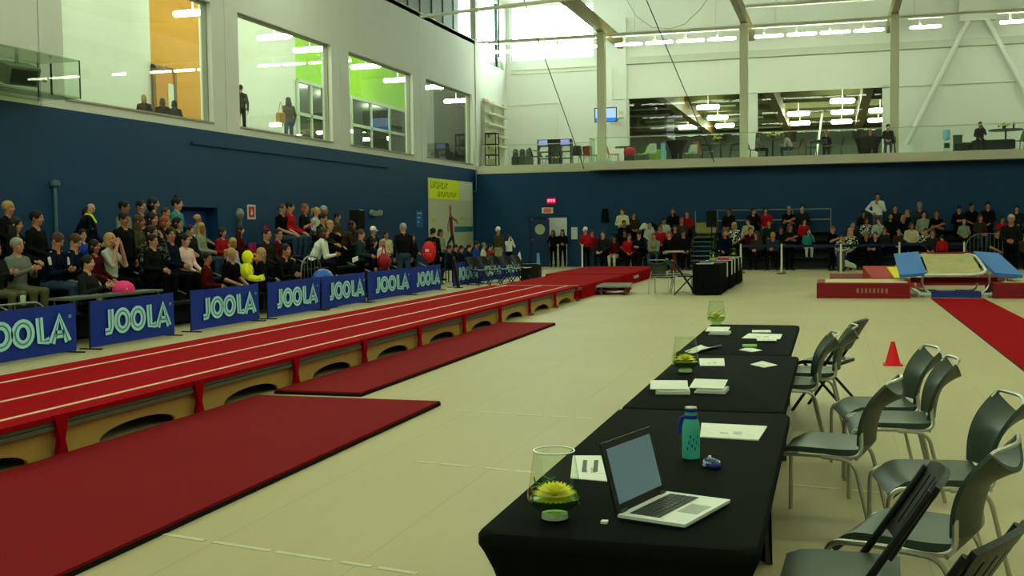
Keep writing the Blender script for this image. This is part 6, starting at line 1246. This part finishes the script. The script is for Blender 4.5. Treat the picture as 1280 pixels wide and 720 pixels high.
p = ax(409, 350, -10.45); t = thing('blue_bag', 'shiny blue rounded bag sitting on top behind the banner', 'bag', (p.x - .1, p.y, 0)); MB().ell((0, 0, .58), .22, .36, .26, 14, 10).build('bag_body', M('shiny_blue', (40, 90, 190), .3), t, True); MB().box(-.2, .2, -.3, .3, 0, .36).build('support_box', M('dark_plank'), t)
p = ax(444, 324, -10.85); tag(MB().obox((0, 0, 0), .02, .30, .10, rot3('X', .15)).build('paper_sheet', PAPER, loc=p), 'white paper held by the person in slate jacket', 'paper')
for px, py, X, l in ((332, 279, -13.9, 'magenta jacket hung at the top of the bleachers'), (314, 300, -13.2, 'magenta jacket bundled beside the person in maroon')):
    p = ax(px, py, X); t = thing('hung_jacket', l, 'jacket', p - Vector((0, 0, .27))); MB().slab(lambda u, v: (.08 * math.sin(PI * u), .15 * (2 * u - 1) * (.6 + .4 * math.sin(PI * v) ** .5), .2 - .42 * v), 6, 8, .05).build('jacket_body', M('cloth_magenta', (150, 30, 90), .85), t, True); MB().tube([(.05, -.12, .1), (.08, -.16, -.15)], .04, 8).build('sleeve', M('cloth_magenta'), t, True)
# black folding chairs, case and music stands before the far banners
for k, px in enumerate((598, 612, 626, 640, 653)):
    p = az(px, 357 - k * .9); dup(fold0, (p.x, p.y, 0), face(.8 + .1 * k, -.4), 'black folding chair, %s in the row before the far banners' % ORD[k], 'folding chairs before the far banners')
p = az(664, 352); t = thing('equipment_case', 'black equipment case at the end of the folding chair row', 'case', p); MB().rbox(-.28, .28, -.22, .22, .02, .55, .03).build('case_body', BLACK, t); MB().tube(bez([(-.1, -.24, .45), (0, -.28, .45), (.1, -.24, .45)]), .012, 6).build('handle', STEEL, t)
for x in (-.22, .22): MB().box(x - .03, x + .03, -.2, .2, 0, .025).build('foot', STEEL, t)
p = az(673, 350); t = thing('umbrella_post', 'slim pale blue and black post beside the equipment case', 'post', p); MB().lathe([(.12, 0), (.12, .03), (.05, .05), (.05, .4)], 12).build('base', BLACK, t); MB().cyl((0, 0, .4), (0, 0, .85), .07, 12, .04).build('upper_sleeve', M('pale_blue_sleeve', (90, 150, 190), .5), t)
p = ax(649, 323, -10.0); t = thing('music_stand', 'stand holding a tilted white sheet above the folding chairs', 'stand', (p.x, p.y, 0)); MB().cyl((0, 0, .02), (0, 0, p.z), .015, 8).build('pole', BLACK, t); MB().obox((0, 0, p.z), .03, .34, .30, rot3('X', .5)).build('sheet', PAPER, t)
for k in range(3): MB().cyl((0, 0, .2), (.25 * math.cos(2.1 * k), .25 * math.sin(2.1 * k), .01), .01, 6).build('leg', BLACK, t)
p = ax(570, 330, -10.05); t = thing('folded_tripod', 'dark folded stand leaning across the far banner', 'stand', (p.x, p.y, 0)); MB().obox((0, 0, .42), .06, .14, .95, rot3('X', .45)).build('bundle', BLACK, t); MB().cyl((.03, -.25, .9), (.03, .2, .05), .012, 6).build('strut', STEEL, t); MB().box(-.1, .1, .12, .3, 0, .02).build('foot', BLACK, t)
# coats piled on the back bleachers
for px, py, Y, mt, l in ((808, 274, 43.6, M('cloth_pale_coat', (196, 200, 186), .85), 'pale coat draped over the back bleacher seats'), (818, 276, 43.9, M('cloth_black'), 'black coat draped beside the pale coat on back bleachers'), (1130, 316, 41.2, M('cloth_pale_coat'), 'small pale bundle lying below the front row'), (1060, 338, 39.2, M('cloth_pale_coat'), 'pale bag lying on the floor beside the wedge mat')):
    p = ay(px, py, Y) if py < 330 else az(px, py); t = thing('draped_coat', l, 'coat', (p.x, p.y, (0 if Y < 42 else 1.40) if py < 330 else 0)); MB().slab(lambda u, v: (.26 * (2 * u - 1), -.12 + .24 * v, -.055 + .38 * math.sin(PI * (.1 + .8 * u)) ** .6 * math.sin(PI * (.08 + .84 * v)) ** .5 * (1 + .15 * math.sin(7 * u))), 8, 6, .06).build('cloth', mt, t, True)
